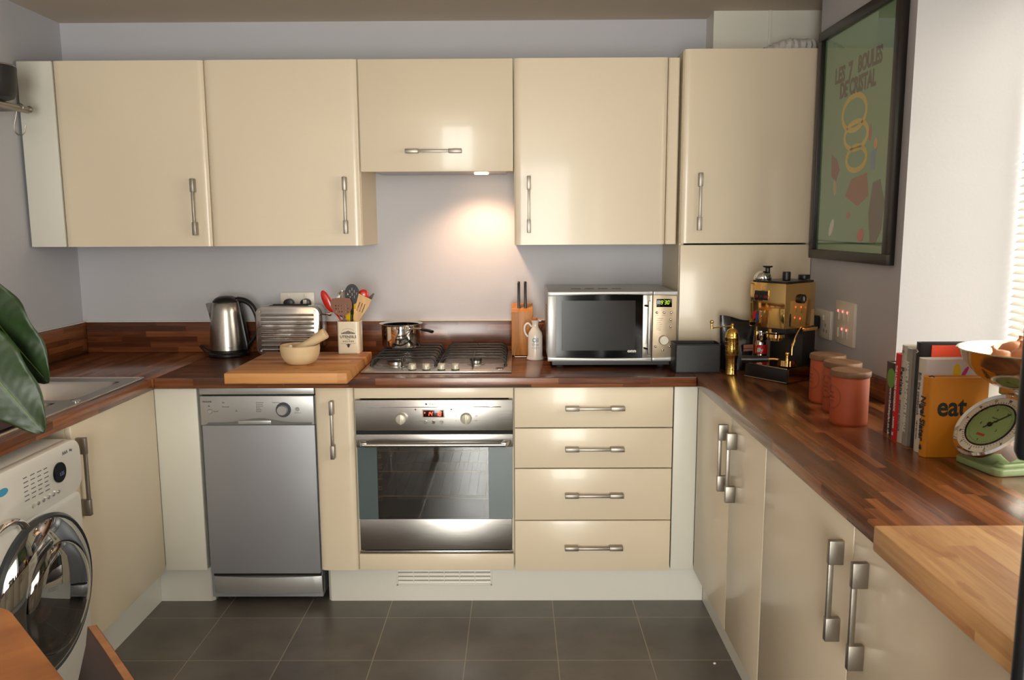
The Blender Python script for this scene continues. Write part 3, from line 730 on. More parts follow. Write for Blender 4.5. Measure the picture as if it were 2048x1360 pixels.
# ------------------------------------------------------------------ hob
HX0, HX1, HY0, HY1 = .013, .592, -.530, -.008
t = thing('hob', 'stainless steel four-burner gas hob with black cast-iron grates', 'hob', ((HX0+HX1)/2, (HY0+HY1)/2, WT))
f = NB(); box(f, HX0, HX1, HY0, HY1, WT, WT+.008, .003)
obj('plate', f, 'steel', t, world=True)
for x in (.208, .262, .321, .375):
    f = NB(); cyl(f, (x, -.495, WT+.008), .0155, .003, 24); k = obj('knob', f, 'rubber', t, world=True)
    f = NB(); lathe(f, [(0, 0), (.0155, 0), (.0160, .004), (.0148, .019), (.0135, .021), (0, .021)], (x, -.495, WT+.011), 28); obj('cap', f, 'knob', k, world=True)
for x, y, r in ((.130, -.385, .036), (.448, -.365, .024), (.135, -.13, .030), (.454, -.13, .034)):
    f = NB(); lathe(f, [(0, 0), (r*1.5, 0), (r*1.5, .002), (r*1.1, .004), (r, .005), (r, .016), (0, .016)], (x, y, WT+.008), 36); u = obj('burner', f, 'steel', t, world=True)
    f = NB(); lathe(f, [(0, 0), (r*1.02, 0), (r*1.06, .003), (r*.9, .007), (0, .008)], (x, y, WT+.024), 36); obj('burner_cap', f, 'iron', u, world=True)
def grate(x0, x1):
    f = NB(); zt = .951; zb = WT+.009; q = .022
    ys = [-.405, -.335, -.262, -.190, -.118, -.048]
    def arch(y, zl, r=.0046):
        P = [(x0, y, zl), (x0, y, zt-q)]+[(x0+q-q*math.cos(math.radians(a)), y, zt-q+q*math.sin(math.radians(a))) for a in (20, 45, 70, 90)]
        P += [(x1-q+q*math.sin(math.radians(a)), y, zt-q+q*math.cos(math.radians(a))) for a in (0, 20, 45, 70)]+[(x1, y, zt-q), (x1, y, zl)]
        tube(f, P, r, 10)
    for k, y in enumerate(ys): arch(y, zb if k in (0, len(ys)-1) else zt-.030)
    for x in (x0, x1): tube(f, [(x, ys[0]-.001, zt-.030), (x, ys[-1]+.001, zt-.030)], .0046, 8)
    cx = (x0+x1)/2
    tube(f, [(cx, -.462, WT+.012), (cx, -.455, zt-.008), (cx, -.44, zt), (cx, -.35, zt)], .0032, 8)
    for yc in (-.355, -.13): tube(f, [(cx, yc+.03, zt), (cx, yc+.08, zt)], .0036, 8)
    for x in (x0, x1):
        for y in (ys[0], ys[-1]): cyl(f, (x, y, WT+.008), .007, .006, 12)
    return f
obj('grate', grate(.035, .290), 'iron', t, world=True)
obj('grate', grate(.312, .568), 'iron', t, world=True)
f = NB(); cyl(f, (.545, -.478, WT+.008), .016, .003, 24, bev=.001); obj('maker_badge', f, 'chrome', t, world=True)

# saucepan
px, py, pz = .116, -.135, .9555
t = thing('saucepan', 'small stainless steel saucepan on the rear left burner', 'saucepan', (px, py, pz))
f = NB(); lathe(f, [(0, 0), (.070, 0), (.080, .004), (.083, .012), (.083, .094), (.092, .1005), (.0925, .102), (.089, .102), (.0795, .096), (.0795, .012), (.074, .006), (0, .006)], (px, py, pz), 56); pt = obj('pan', f, 'chrome', t, world=True)
f = NB(); P = [(px+.045, py-.07, pz+.082), (px+.06, py-.088, pz+.087), (px+.085, py-.105, pz+.09), (px+.125, py-.14, pz+.09)]
tube(f, spline(P), .006, 12, flat=(1.5, .7)); hd = obj('handle', f, 'chrome', t, world=True)
f = NB(); tube(f, [(px+.105, py-.125, pz+.089), (px+.135, py-.15, pz+.088), (px+.15, py-.165, pz+.085)], .008, 10, flat=(1.3, .8)); obj('grip', f, 'black', hd, world=True)
f = NB(); cyl(f, (px+.047, py-.0695, pz+.082), .006, .004, 12, 'y'); obj('rivet', f, 'chrome', hd, world=True)

# ------------------------------------------------------------------ board, mortar
t = thing('chopping_board', 'thick orange-brown wooden chopping board overhanging the back worktop left of the hob', 'chopping board', (-.21, -.49, WT))
f = NB(); box(f, -.434, .006, -.735, -.240, WT+.0005, WT+.040, .003); obj('board', f, 'bx', t, world=True)
t = thing('chopping_board', 'large thick pale butcher block board at the near end of the right worktop', 'chopping board', (1.42, -2.42, WT))
f = NB(); box(f, 1.222, 1.66, -2.63, -2.228, WT+.0005, WT+.046, .004); obj('board', f, 'by', t, world=True)

mx, my, mz = -.214, -.530, WT+.0405
t = thing('mortar', 'pale turned wooden mortar bowl on the orange chopping board', 'mortar', (mx, my, mz))
f = NB(); lathe(f, [(0, 0), (.043, 0), (.050, .003), (.063, .016), (.0715, .036), (.0745, .058), (.0735, .070), (.071, .0725), (.068, .070), (.066, .055), (.058, .033), (.040, .020), (0, .016)], (mx, my, mz), 56); obj('bowl', f, 'mortar', t, world=True)
t = thing('pestle', 'pale wooden pestle leaning in the mortar', 'pestle', (mx-.02, my, mz+.03))
A = Vector((mx-.022, my+.005, mz+.040)); B = Vector((mx+.098, my+.012, mz+.116)); D = (B-A); L = D.length
R = D.to_track_quat('Z', 'Y').to_matrix().to_4x4()
f = NB(); lathe(f, [(0, 0), (.014, .002), (.021, .010), (.0225, .025), (.0185, .045), (.017, .06), (.0185, .10), (.021, L-.012), (.021, L-.003), (.019, L), (0, L)], n=32, mat=Matrix.Translation(A) @ R); obj('shaft', f, 'mortar', t, world=True)
t = thing('garlic_clove', 'small white garlic clove in the mortar beside the pestle', 'garlic', (mx-.035, my-.02, mz+.05))
f = NB(); sphere(f, (0, 0, 0), .011, .8, .7, 1.25, 14, mat=Matrix.Translation((mx-.034, my-.018, mz+.062)) @ Matrix.Rotation(.5, 4, 'Y')); obj('clove', f, 'garlic', t, world=True)

# ------------------------------------------------------------------ kettle
kx, ky = -.655, -.068
t = thing('kettle', 'brushed steel electric kettle with black lid and handle left of the toaster', 'kettle', (kx, ky, WT))
f = NB(); lathe(f, [(0, 0), (.080, 0), (.086, .004), (.086, .012), (.080, .018), (0, .019)], (kx, ky, WT), 48); bs = obj('base', f, 'black', t, world=True)
f = NB(); zb = WT+.019
lathe(f, [(0, .006), (.073, .006), (.0765, .010), (.0755, .06), (.071, .12), (.064, .175), (.0595, .213), (.0575, .215), (0, .215)], (kx, ky, zb), 56)
bd = obj('body', f, 'steelv', t, world=True)
f = NB(); lathe(f, [(0, 0), (.0775, 0), (.0775, .006), (0, .006)], (kx, ky, zb), 48); obj('collar', f, 'black', t, world=True)
f = NB(); z = zb+.215          # spout: wedge at the left rim
tmp = bmesh.new()
pts = [(-.044, .036, .0), (-.044, -.036, .0), (-.092, 0, -.004), (-.062, .026, -.075), (-.062, -.026, -.075), (-.0685, 0, -.100), (-.03, 0, 0), (-.05, 0, -.09)]
vs = [tmp.verts.new((kx+a, ky+b_, z+c)) for a, b_, c in pts]
for q in ((0, 2, 3), (1, 4, 2), (2, 4, 5), (2, 5, 3), (0, 6, 2), (6, 1, 2), (0, 3, 7, 6), (6, 7, 4, 1), (3, 5, 7), (5, 4, 7)): tmp.faces.new([vs[i] for i in q])
bmesh.ops.recalc_face_normals(tmp, faces=tmp.faces[:])
bmesh.ops.bevel(tmp, geom=tmp.edges[:], offset=.003, segments=2, affect='EDGES', profile=.5, clamp_overlap=True); join(f, tmp)
obj('spout', f, 'steelv', bd, world=True)
f = NB(); lathe(f, [(.057, 0), (.056, .006), (.045, .018), (.028, .026), (0, .029)], (kx, ky, z), 40); sphere(f, (kx+.04, ky, z+.010), .02, 1.7, .9, .6); obj('lid', f, 'black', t, world=True)
f = NB(); P = [(kx+.05, ky, z+.012), (kx+.085, ky-.004, z+.006), (kx+.115, ky-.008, z-.016), (kx+.134, ky-.010, z-.060), (kx+.136, ky-.010, z-.110), (kx+.115, ky-.008, z-.160), (kx+.080, ky-.004, z-.195)]
P = spline(P); tube(f, P, .012, 14, rs=[.014-.007*(i/(len(P)-1))**1.5 for i in range(len(P))], flat=(1.1, .9))
obj('handle', f, 'black', t, world=True)
f = NB(); prism(f, [(kx+.050, zb+.006), (kx+.092, zb+.006), (kx+.092, zb+.03), (kx+.062, z+.01), (kx+.040, z+.01)], ky-.02, ky+.02, 'y', .006); obj('water_gauge', f, 'black', t, world=True)
f = NB(); text(f, 'KETTLE', .006, (kx+.0385, ky-.068, zb+.026), right=(.86, .5, 0)) if False else box(f, kx+.02, kx+.045, ky-.0745, ky-.0738+.004, zb+.0235, zb+.025); obj('badge', f, 'greyink', bd, world=True)
f = NB(); P = [(kx-.07, ky+.02, WT+.006), (kx-.10, ky+.03, WT+.02), (kx-.14, ky+.045, WT+.035), (kx-.135, ky+.035, WT+.03), (kx-.10, ky+.0, WT+.012), (kx-.075, ky-.035, WT+.006)]
tube(f, spline(P), .0042, 8); obj('cable', f, 'black', t, world=True)

# ------------------------------------------------------------------ toaster
tx0, tx1, ty0, ty1, tz0, tz1 = -.497, -.224, -.175, -.030, WT+.014, 1.134
t = thing('toaster', 'chrome toaster with horizontal ribs between the kettle and the utensil pot', 'toaster', ((tx0+tx1)/2, (ty0+ty1)/2, WT))
f = NB(); prism(f, rrect(tx0+.004, tx1-.004, tz0+.003, tz1-.001, .036, 8), ty0+.012, ty1, 'y', .004); body = obj('body', f, 'darkchrome', t, world=True)
f = NB(); prism(f, rrect(tx0, tx1, tz0, tz1, .034, 8), ty0+.002, ty0+.012, 'y', .003); fp = obj('front_panel', f, 'darkchrome', t, world=True)
f = NB()
for i in range(9):
    z = tz0+.026+i*.0185; tube(f, [(tx0+.024, ty0+.002, z), (tx1-.024, ty0+.002, z)], .0052, 10, flat=(1, .9))
obj('ribs', f, 'darkchrome', fp, world=True)
for x in (tx0+.021, tx1-.021):
    for z in (tz0+.021, tz1-.021):
        f = NB(); cyl(f, (x, ty0+.002, z), .0055, .0025, 16, 'y', .001); obj('rivet', f, 'chrome', fp, world=True)
f = NB(); prism(f, rrect(tx0+.006, tx1-.002, tz0+.006, tz1-.003, .034, 8), ty0+.05, ty0+.058, 'y'); obj('black_band', f, 'black', body, world=True)
f = NB(); box(f, tx0+.05, tx1-.06, ty0+.04, ty0+.062, tz1-.003, tz1+.0006); box(f, tx0+.05, tx1-.06, ty0+.09, ty0+.112, tz1-.003, tz1+.0006); obj('slots', f, 'dark', body, world=True)
f = NB(); tube(f, [(tx1-.004, ty0+.075, 1.094), (tx1+.022, ty0+.075, 1.094)], .005, 10); cyl(f, (tx1+.020, ty0+.075, 1.094), .009, .015, 16, 'x', .003); obj('lever', f, 'chrome', t, world=True)
for x in (tx0+.04, tx1-.04):
    f = NB(); box(f, x-.012, x+.012, ty0+.02, ty1-.02, WT, tz0+.006, .002); obj('foot', f, 'rubber', t, world=True)
f = NB(); text(f, 'Dualit', .008, ((tx0+.06), ty0+.0008, tz0+.012)) if False else box(f, tx0+.04, tx0+.066, ty0+.0005, ty0+.002, tz0+.011, tz0+.014); obj('badge', f, 'greyink', fp, world=True)

# ------------------------------------------------------------------ sockets and plugs
def socket(name, label, w, h, loc, rot):
    t = thing(name, label, 'socket', loc, rot)
    f = NB(); box(f, 0, w, -.012, 0, 0, h, .003); return t, obj('plate', f, 'whiteplastic', t)
t, pl = socket('wall_socket', 'white double wall socket on the back wall behind the toaster', .152, .09, (-.447, WB-.0005, 1.088), 0)
for x in (.038, .112):
    f = NB(); box(f, x-.007, x+.007, -.016, -.012, .066, .084, .001); obj('switch', f, 'whiteplastic', pl)
for i, x in enumerate((-.405, -.330)):
    t = thing('plug', ('plain black plug, left of the two behind the toaster', 'black plug with a pale flap, right of the two behind the toaster')[i], 'plug', (x, WB-.03, 1.11))
    f = NB(); prism(f, rrect(x-.022, x+.022, 1.098, 1.150, .02, 5), WB-.045, WB-.0135, 'y', .004); pb = obj('plug_body', f, 'black', t, world=True)
    if i:
        f = NB(); box(f, x-.008, x+.008, WB-.047, WB-.044, 1.13, 1.147, .001); obj('fuse_flap', f, 'whiteplastic', pb, world=True)
# right wall (local x -> -y)
t, pl = socket('wall_socket', 'white single wall socket with a black plug on the right wall under the picture', .155, .108, (XR+.0005, -.435, 1.040), -PI/2)
f = NB(); box(f, .086, .098, -.017, -.012, .070, .088, .001); obj('switch', f, 'whiteplastic', pl)
f = NB()
for x, z in ((.112, .052), (.098, .030), (.126, .030)): box(f, x-.004, x+.004, -.0125, -.0118, z-.006, z+.006)
obj('pin_holes', f, col(150, 140, 128), pl)
t = thing('plug', 'black plug with cable in the socket beside the gold coffee machine', 'plug', (XR-.03, -.475, 1.09))
f = NB(); prism(f, rrect(-.500, -.450, 1.070, 1.122, .012, 4), XR-.047, XR-.013, 'x', .004); pb = obj('plug_body', f, 'black', t, world=True)
f = NB(); tube(f, [(XR-.035, -.475, 1.073), (XR-.04, -.475, 1.04), (XR-.045, -.47, .99), (XR-.045, -.46, .93)], .0045, 8); obj('cable', f, 'black', pb, world=True)
t, pl = socket('switch_panel', 'white wall panel of six switches with red neon lights right of the single socket', .165, .155, (XR+.0005, -.632, 1.042), -PI/2)
for r in range(2):
    for c in range(3):
        x, z = .036+c*.040, .100-r*.062
        f = NB(); box(f, x-.005, x+.005, -.0155, -.012, z-.014, z+.020, .001); s = obj('switch', f, 'whiteplastic', pl)
        if not (r == 1 and c == 0):
            f = NB(); cyl(f, (x, -.0150, z+.018), .0048, .002, 14, 'y', .0005); obj('neon_light', f, 'neon', s)

# ------------------------------------------------------------------ utensil pot and its tools
ux0, ux1, uy0, uy1, uz = -.122, -.033, -.300, -.216, WT+.0405
t = thing('utensil_pot', 'square cream ceramic pot lettered utensils holder on the back of the chopping board', 'utensil pot', ((ux0+ux1)/2, (uy0+uy1)/2, uz))
f = NB(); prism(f, rrect(ux0, ux1, uy0, uy1, .010, 4), uz, uz+.006, 'z', .002)
O = rrect(ux0, ux1, uy0, uy1, .010, 4); I = rrect(ux0+.005, ux1-.005, uy0+.005, uy1-.005, .007, 4)
tmp = bmesh.new(); n = len(O)
R4 = [[tmp.verts.new((u, v, z)) for u, v in L_] for L_, z in ((O, uz+.003), (O, uz+.133), (I, uz+.133), (I, uz+.004))]
for A, B in zip(R4, R4[1:]):
    for i in range(n): tmp.faces.new((A[i], A[(i+1) % n], B[(i+1) % n], B[i]))
join(f, tmp); pot = obj('pot', f, 'ceramic', t, world=True)
f = NB(); cx = (ux0+ux1)/2; yy = uy0-.0004
text(f, 'UTENSILS', .0155, (cx, yy, uz+.070), bold=.0003, sx=1.02); text(f, 'H O L D E R', .0085, (cx, yy, uz+.0515), bold=.0002)
text(f, '- THE -', .006, (cx, yy, uz+.060))
for i in range(-4, 5):
    s = 1-abs(i)/5.5; box(f, cx+i*.0062-.0022, cx+i*.0062+.0022, yy-.0002, yy+.0006, uz+.0835, uz+.0845+.011*s)
box(f, cx-.029, cx+.029, yy-.0002, yy+.0006, uz+.0825, uz+.0835); box(f, cx-.03, cx-.005, yy-.0002, yy+.0006, uz+.0425, uz+.0433); box(f, cx+.005, cx+.03, yy-.0002, yy+.0006, uz+.0425, uz+.0433)
flat(f, [[(0, .0), (.007, -.004), (.012, -.003), (.005, -.008), (.004, -.014), (0, -.018), (-.004, -.014), (-.005, -.008), (-.012, -.003), (-.007, -.004)]], .0006, (cx, yy, uz+.043))
P = [(cx+.027*math.cos(math.radians(a)), yy, uz+.088+.016*math.sin(math.radians(a))) for a in range(25, 156, 10)]; tube(f, P, .0004, 4)
obj('lettering', f, 'ink', pot, world=True)

def tool(name, label, cat='utensil'):
    return thing(name, label, cat, (cx, (uy0+uy1)/2, uz+.008), 0)
def stick(x0, y0, x1, z1, y1=None, r=.005, mat='black', t=None, nm='handle', z0=None, flatt=None):
    f = NB(); tube(f, [(x0, y0, z0 or uz+.012), (x1, y1 if y1 is not None else y0, z1)], r, 10, flat=flatt); return obj(nm, f, mat, t, world=True)
YC = (uy0+uy1)/2
# red spoon (left)
t = tool('serving_spoon', 'red spoon leaning furthest left in the utensil pot')
f = NB(); tube(f, spline([(-.090, YC-.012, uz+.012), (-.112, YC-.012, uz+.133), (-.150, YC-.012, uz+.182)]), .0045, 10, flat=(1.4, .8)); obj('handle', f, 'red', t, world=True)
A = Vector((-.148, YC-.012, uz+.175)); B = Vector((-.183, YC-.010, uz+.252)); Rm = Matrix.Translation((A+B)/2) @ (B-A).to_track_quat('Z', 'Y').to_matrix().to_4x4()
f = NB(); sphere(f, (0, 0, 0), .05, .36, .16, .98, 24, mat=Rm @ Matrix.Rotation(PI/2, 4, 'Z')); obj('bowl', f, 'red', t, world=True)
# brown skimmer with whisk behind
t = tool('skimmer', 'brown perforated skimmer in front of the whisk in the utensil pot')
stick(-.080, YC-.02, -.100, uz+.165, mat='brown', t=t)
f = NB(); holes = [ell(-.102+.0125*(i % 5-2), uz+.183+.012*(i//5-1)+.002, .0032, .0032, 8) for i in range(15)]
flat(f, [[(-.142, uz+.226), (-.149, uz+.208), (-.146, uz+.186), (-.134, uz+.168), (-.116, uz+.158), (-.090, uz+.158), (-.070, uz+.169), (-.060, uz+.190), (-.061, uz+.212), (-.068, uz+.228), (-.105, uz+.231)]]+holes, .004, (0, YC-.028, 0)); obj('head', f, 'brown', t, world=True)
t = tool('whisk', 'steel wire balloon whisk in the utensil pot between red spoon and black slotted spoon', 'whisk')
stick(-.085, YC+.018, -.103, uz+.145, mat='chrome', t=t)
f = NB()
for k in range(9):
    a = PI*k/9; P = []
    for i in range(17):
        q = PI*i/16*1.0; r_ = .036*math.sin(q)**.8*(1 if i < 17 else 1); h = -math.cos(q)
        s = 1 if True else 0
        P.append((r_, h))
    pp = [(-.103+p*math.cos(a)*1.0, YC+.022+p*math.sin(a), uz+.20+.055*h) for p, h in P]
    qq = [(-.103-p*math.cos(a)*1.0, YC+.022-p*math.sin(a), uz+.20+.055*h) for p, h in P[::-1]]
    tube(f, pp, .0021, 6); tube(f, qq, .0021, 6)
obj('wires', f, 'chrome', t, world=True)
# black slotted spoon
t = tool('slotted_spoon', 'black slotted spoon standing highest in the utensil pot', 'spoon')
stick(-.073, YC-.010, -.064, uz+.205, mat='black', t=t, r=.0055)
f = NB(); e = ell(0, 0, .030, .042, 32); holes = [rrect(x-.0022, x+.0022, z-.0065, z+.0065, .002, 3) for x, z in ((0, .020), (-.009, .011), (.009, .011), (-.018, .001), (0, 0), (.018, .001), (-.009, -.011), (.009, -.011))]
flat(f, [e]+holes, .004, (-.062, YC-.012, uz+.243), right=(1, 0, .0)); tube(f, [(-.064, YC-.011, uz+.16), (-.063, YC-.011, uz+.203)], .008, 10, flat=(1.6, .7)); obj('head', f, 'black', t, world=True)
# yellow
t = tool('pasta_spoon', 'yellow nylon tool low in the middle of the utensil pot')
stick(-.072, YC-.001, -.066, uz+.13, mat='yellow', t=t)
f = NB(); sphere(f, (-.066, YC-.001, uz+.158), .034, .85, .13, 1.15); box(f, -.066, -.036, YC-.004, YC+.002, uz+.175, uz+.212, .004); obj('head', f, 'yellow', t, world=True)
# red spoonula right
t = tool('spoonula', 'red silicone spoon leaning right behind the wooden spatula', 'spoon')
stick(-.060, YC+.002, -.034, uz+.215, mat='red', t=t, r=.006, flatt=(1.5, .8))
A = Vector((-.036, YC+.002, uz+.195)); B = Vector((-.012, YC+.004, uz+.256)); Rm = Matrix.Translation((A+B)/2) @ (B-A).to_track_quat('Z', 'Y').to_matrix().to_4x4()
f = NB(); sphere(f, (0, 0, 0), .036, .72, .22, 1.02, 24, mat=Rm @ Matrix.Rotation(PI/2, 4, 'Z')); obj('bowl', f, 'red', t, world=True)
# wooden spatula
t = tool('wooden_spatula', 'pale slotted wooden spatula leaning right in front of the red silicone spoon', 'spatula')
stick(-.062, YC-.022, -.050, uz+.135, mat='lightwood', t=t, r=.006, flatt=(1.5, .7))
f = NB(); O_ = [(-.006, -.03), (.006, -.03), (.013, .008), (.026, .062), (.030, .098), (-.028, .103), (-.024, .062), (-.012, .008)]
S_ = [[(x-.0016, .034), (x+.0016, .034), (x+.002, .072), (x-.0012, .072)] for x in (-.012, -.001, .010)]
flat(f, [O_]+S_, .005, (-.043, YC-.024, uz+.140), right=(.93, 0, -.36), up=(.36, 0, .93)); obj('blade', f, 'lightwood', t, world=True)
# grey spatula tip
t = tool('palette_knife', 'grey pointed spatula leaning furthest right in the utensil pot', 'spatula')
f = NB(); tube(f, spline([(-.060, YC+.020, uz+.012), (-.044, YC+.020, uz+.133), (-.013, YC+.020, uz+.204)]), .0045, 10); obj('handle', f, 'greynylon', t, world=True)
f = NB(); flat(f, [[(-.006, 0), (.006, 0), (.008, .03), (.003, .055), (-.002, .056), (-.008, .03)]], .004, (-.013, YC+.020, uz+.2), right=(.78, 0, -.62), up=(.62, 0, .78)); obj('blade', f, 'greynylon', t, world=True)

# ------------------------------------------------------------------ knife block, oil bottle, pepper mill
t = thing('knife_block', 'upright honey-coloured wooden knife block behind the oil bottle', 'knife block', (.632, -.08, WT))
f = NB(); prism(f, [(-.135, WT+.004), (-.035, WT+.004), (-.02, 1.128), (-.055, 1.134), (-.150, 1.106)], .590, .682, 'x', .003); bl = obj('block', f, 'blockwood', t, world=True)
f = NB(); box(f, .640, .655, -.10, -.06, WT, WT+.006); box(f, .600, .672, -.13, -.04, WT, WT+.005); obj('foot', f, 'rubber', bl, world=True)
f = NB(); tube(f, [(.607, -.137, .955), (.601, -.150, WT+.003), (.604, -.155, WT+.0025), (.668, -.152, WT+.0025)], .0018, 6); obj('wire_stand', f, 'chrome', bl, world=True)
for i, x in enumerate((.622, .650)):
    t = thing('kitchen_knife', ('black-handled knife in the left slot of the knife block', 'black-handled knife in the right slot of the knife block')[i], 'knife', (x, -.11, 1.10))
    f = NB(); prism(f, [(-.118, 1.10), (-.096, 1.108), (-.074, 1.225), (-.082, 1.231), (-.095, 1.226)], x-.006, x+.006, 'x', .003); obj('handle', f, 'black', t, world=True)
    f = NB(); prism(f, [(-.118, 1.06), (-.10, 1.06), (-.096, 1.107), (-.117, 1.1)], x-.0012, x+.0012, 'x'); obj('blade', f, 'chrome', t, world=True)
ox, oy = .690, -.205
t = thing('oil_bottle', 'white ceramic oil jug with cork and loop handle left of the microwave', 'bottle', (ox, oy, WT))
f = NB(); lathe(f, [(0, 0), (.035, 0), (.037, .003), (.0345, .010), (.031, .018), (.031, .098), (.028, .114), (.019, .128), (.0135, .138), (.013, .152), (.0165, .161), (.018, .166), (.0155, .166), (.010, .155), (0, .15)], (ox, oy, WT), 44)
box(f, ox+.010, ox+.026, oy-.005, oy+.005, WT+.160, WT+.166, .002)
bt = obj('body', f, 'white', t, world=True)
f = NB(); P = [(ox-.016, oy, WT+.150-.012), (ox-.028, oy, WT+.152), (ox-.040, oy, WT+.147), (ox-.045, oy, WT+.132), (ox-.042, oy, WT+.112), (ox-.031, oy, WT+.096)]; tube(f, spline(P), .0042, 12); obj('handle', f, 'white', t, world=True)
f = NB(); cyl(f, (ox-.001, oy, WT+.156), .0115, .020, 20, bev=.002); obj('cork', f, 'cork', t, world=True)
f = NB(); text(f, 'Oil', .026, (ox, oy-.0316, WT+.084), bold=.0004, sx=.8); text(f, 'Olive', .014, (ox, oy-.0316, WT+.066), sx=.9); text(f, '~ @ ~', .012, (ox, oy-.0316, WT+.053)); obj('lettering', f, 'blueink', bt, world=True)
t = thing('pepper_mill', 'small brown wooden pepper mill half hidden behind the oil bottle', 'pepper mill', (.708, -.13, WT))
f = NB(); lathe(f, [(0, 0), (.022, 0), (.021, .02), (.013, .06), (.010, .115), (.022, .136), (.024, .142), (0, .146)], (.706, -.135, WT), 28); obj('mill', f, 'pepper', t, world=True)

# ------------------------------------------------------------------ microwave
A0, A1, AF, AB, Z0, Z1 = .733, 1.236, -.440, -.045, .940, 1.214
t = thing('microwave', 'silver microwave oven with a black glass door and green clock', 'microwave', ((A0+A1)/2, -.25, WT))
f = NB(); box(f, A0+.003, A1-.003, AF+.018, AB, Z0-.002, Z1-.001, .004); body = obj('body', f, 'silver', t, world=True)
f = NB()
for i in range(4):
    for j in range(5): box(f, A0+.10+i*.055, A0+.14+i*.055, AF+.13+j*.010, AF+.134+j*.010, Z1-.002, Z1-.0004)
for i in range(8):
    for j in range(10): box(f, A0+.0024, A0+.0034, AF+.15+j*.012, AF+.155+j*.012, Z0+.10+i*.014, Z0+.105+i*.014)
obj('vent_slots', f, col(96, 90, 86), body, world=True)
DX = 1.141
def wedge(x0, x1, z0, z1, nm, mat, par, dep=.018, bev=.003):
    f = NB(); box(f, x0, x1, AF, AF+dep, z0, z1, bev); return obj(nm, f, mat, par, world=True)
# door: curved top and bottom rails
f = NB()
def rail(f, x0, x1, top):
    P = []; n = 16; zA, zB = (Z1, Z1-.018) if top else (Z0, Z0+.018)
    out = [(x0+(x1-x0)*i/n, zA) for i in range(n+1)]
    inn = [(x0+(x1-x0)*i/n, zB+(.006 if top else -.006)*math.sin(PI*((x0+(x1-x0)*i/n)-A0)/(A1-A0))) for i in range(n, -1, -1)]
    prism(f, out+inn, AF-.006, AF+.018, 'y', .0025)
rail(f, A0, DX-.001, True); rail(f, A0, DX-.001, False); box(f, A0, A0+.033, AF, AF+.018, Z0+.010, Z1-.010, .002); dr = obj('door', f, 'silver', t, world=True)
wedge(DX-.038, DX-.001, Z0+.014, Z1-.014, 'door_trim', 'steelv', dr)
f = NB(); z0, z1, x0, x1 = Z0+.012, Z1-.012, A0+.033, DX-.038; b0, b1, c0, c1 = x0+.022, x1-.028, z0+.03, z1-.024
for q in ((x0, b0, z0, z1), (b1, x1, z0, z1), (b0, b1, z0, c0), (b0, b1, c1, z1)): box(f, q[0], q[1], AF+.001, AF+.012, q[2], q[3])
obj('door_glass_frame', f, 'blackglass', dr, world=True)
f = NB(); box(f, b0, b1, AF+.002, AF+.006, c0, c1); obj('door_window', f, plain('mw_mesh_glass', srgb(34, 32, 30), .2, spec=.25), dr, world=True)
f = NB(); text(f, 'onn', .017, (x1-.040, AF+.0006, z0+.028), bold=.0007, sx=1.25, space=1.05); obj('lettering', f, 'whiteink', dr, world=True)
f = NB(); box(f, 1.120, 1.130, AF-.034, AF-.024, Z0+.030, Z1-.034, .003)
h = obj('handle', f, 'steelv', dr, world=True)
f = NB(); tube(f, [(1.112, AF+.001, Z0+.052), (1.124, AF-.026, Z0+.052)], .005, 10); tube(f, [(1.112, AF+.001, Z1-.056), (1.124, AF-.026, Z1-.056)], .005, 10); obj('handle_mount', f, 'chrome', h, world=True)
f = NB(); rail(f, DX+.001, A1, True); rail(f, DX+.001, A1, False); box(f, DX+.003, A1-.002, AF+.002, AF+.016, Z0+.01, Z1-.01); cp = obj('control_panel', f, 'silver', t, world=True)
wedge(DX+.001, A1, Z0+.013, Z1-.013, 'panel_face', plain('warm_steel_panel', srgb(176, 158, 134), .38, .5), cp)
f = NB(); box(f, 1.156, 1.216, AF-.0015, AF+.002, 1.152, 1.184, .001); dp = obj('display', f, 'blackglass', cp, world=True)
f = NB(); seg7(f, '9:30', .0135, (1.190, AF-.0021, 1.1705), pitch=.8); obj('clock_digits', f, 'ledgreen', dp, world=True)
for x, z in ((1.158, 1.131), (1.186, 1.131), (1.213, 1.131), (1.212, 1.104), (1.212, 1.077), (1.156, .998), (1.210, .998), (1.183, .984)):
    f = NB(); lathe(f, [(0, 0), (.0052, 0), (.0048, .004), (.003, .006), (0, .0065)], (x, AF, z), 16, 'y'); obj('button', f, 'chrome', cp, world=True)
f = NB(); lathe(f, [(0, 0), (.0195, 0), (.019, .012), (.0165, .016), (0, .016)], (1.186, AF, 1.023), 36, 'y'); obj('dial', f, 'knob', cp, world=True)
f = NB()
for i, s in enumerate(('1 popcorn', '2 potato', '3 pizza', '4 frozen', '5 drink', '6 plate', '7 meat')): text(f, s, .0062, (1.158, AF-.0003, 1.108-i*.0075), align='LEFT')
for x, z in ((1.158, 1.121), (1.186, 1.121), (1.213, 1.121), (1.212, 1.094), (1.212, 1.067)): text(f, 'power', .004, (x, AF-.0003, z))
obj('lettering', f, col(110, 92, 76), cp, world=True)
f = NB(); box(f, A0+.02, A1-.02, AF+.03, AB-.01, WT+.010, Z0); obj('underside', f, 'black', t, world=True)
for x in (A0+.05, A1-.05):
    for y in (AF+.06, AB-.05):
        f = NB(); cyl(f, (x, y, WT), .014, .011, 16); obj('foot', f, 'rubber', t, world=True)

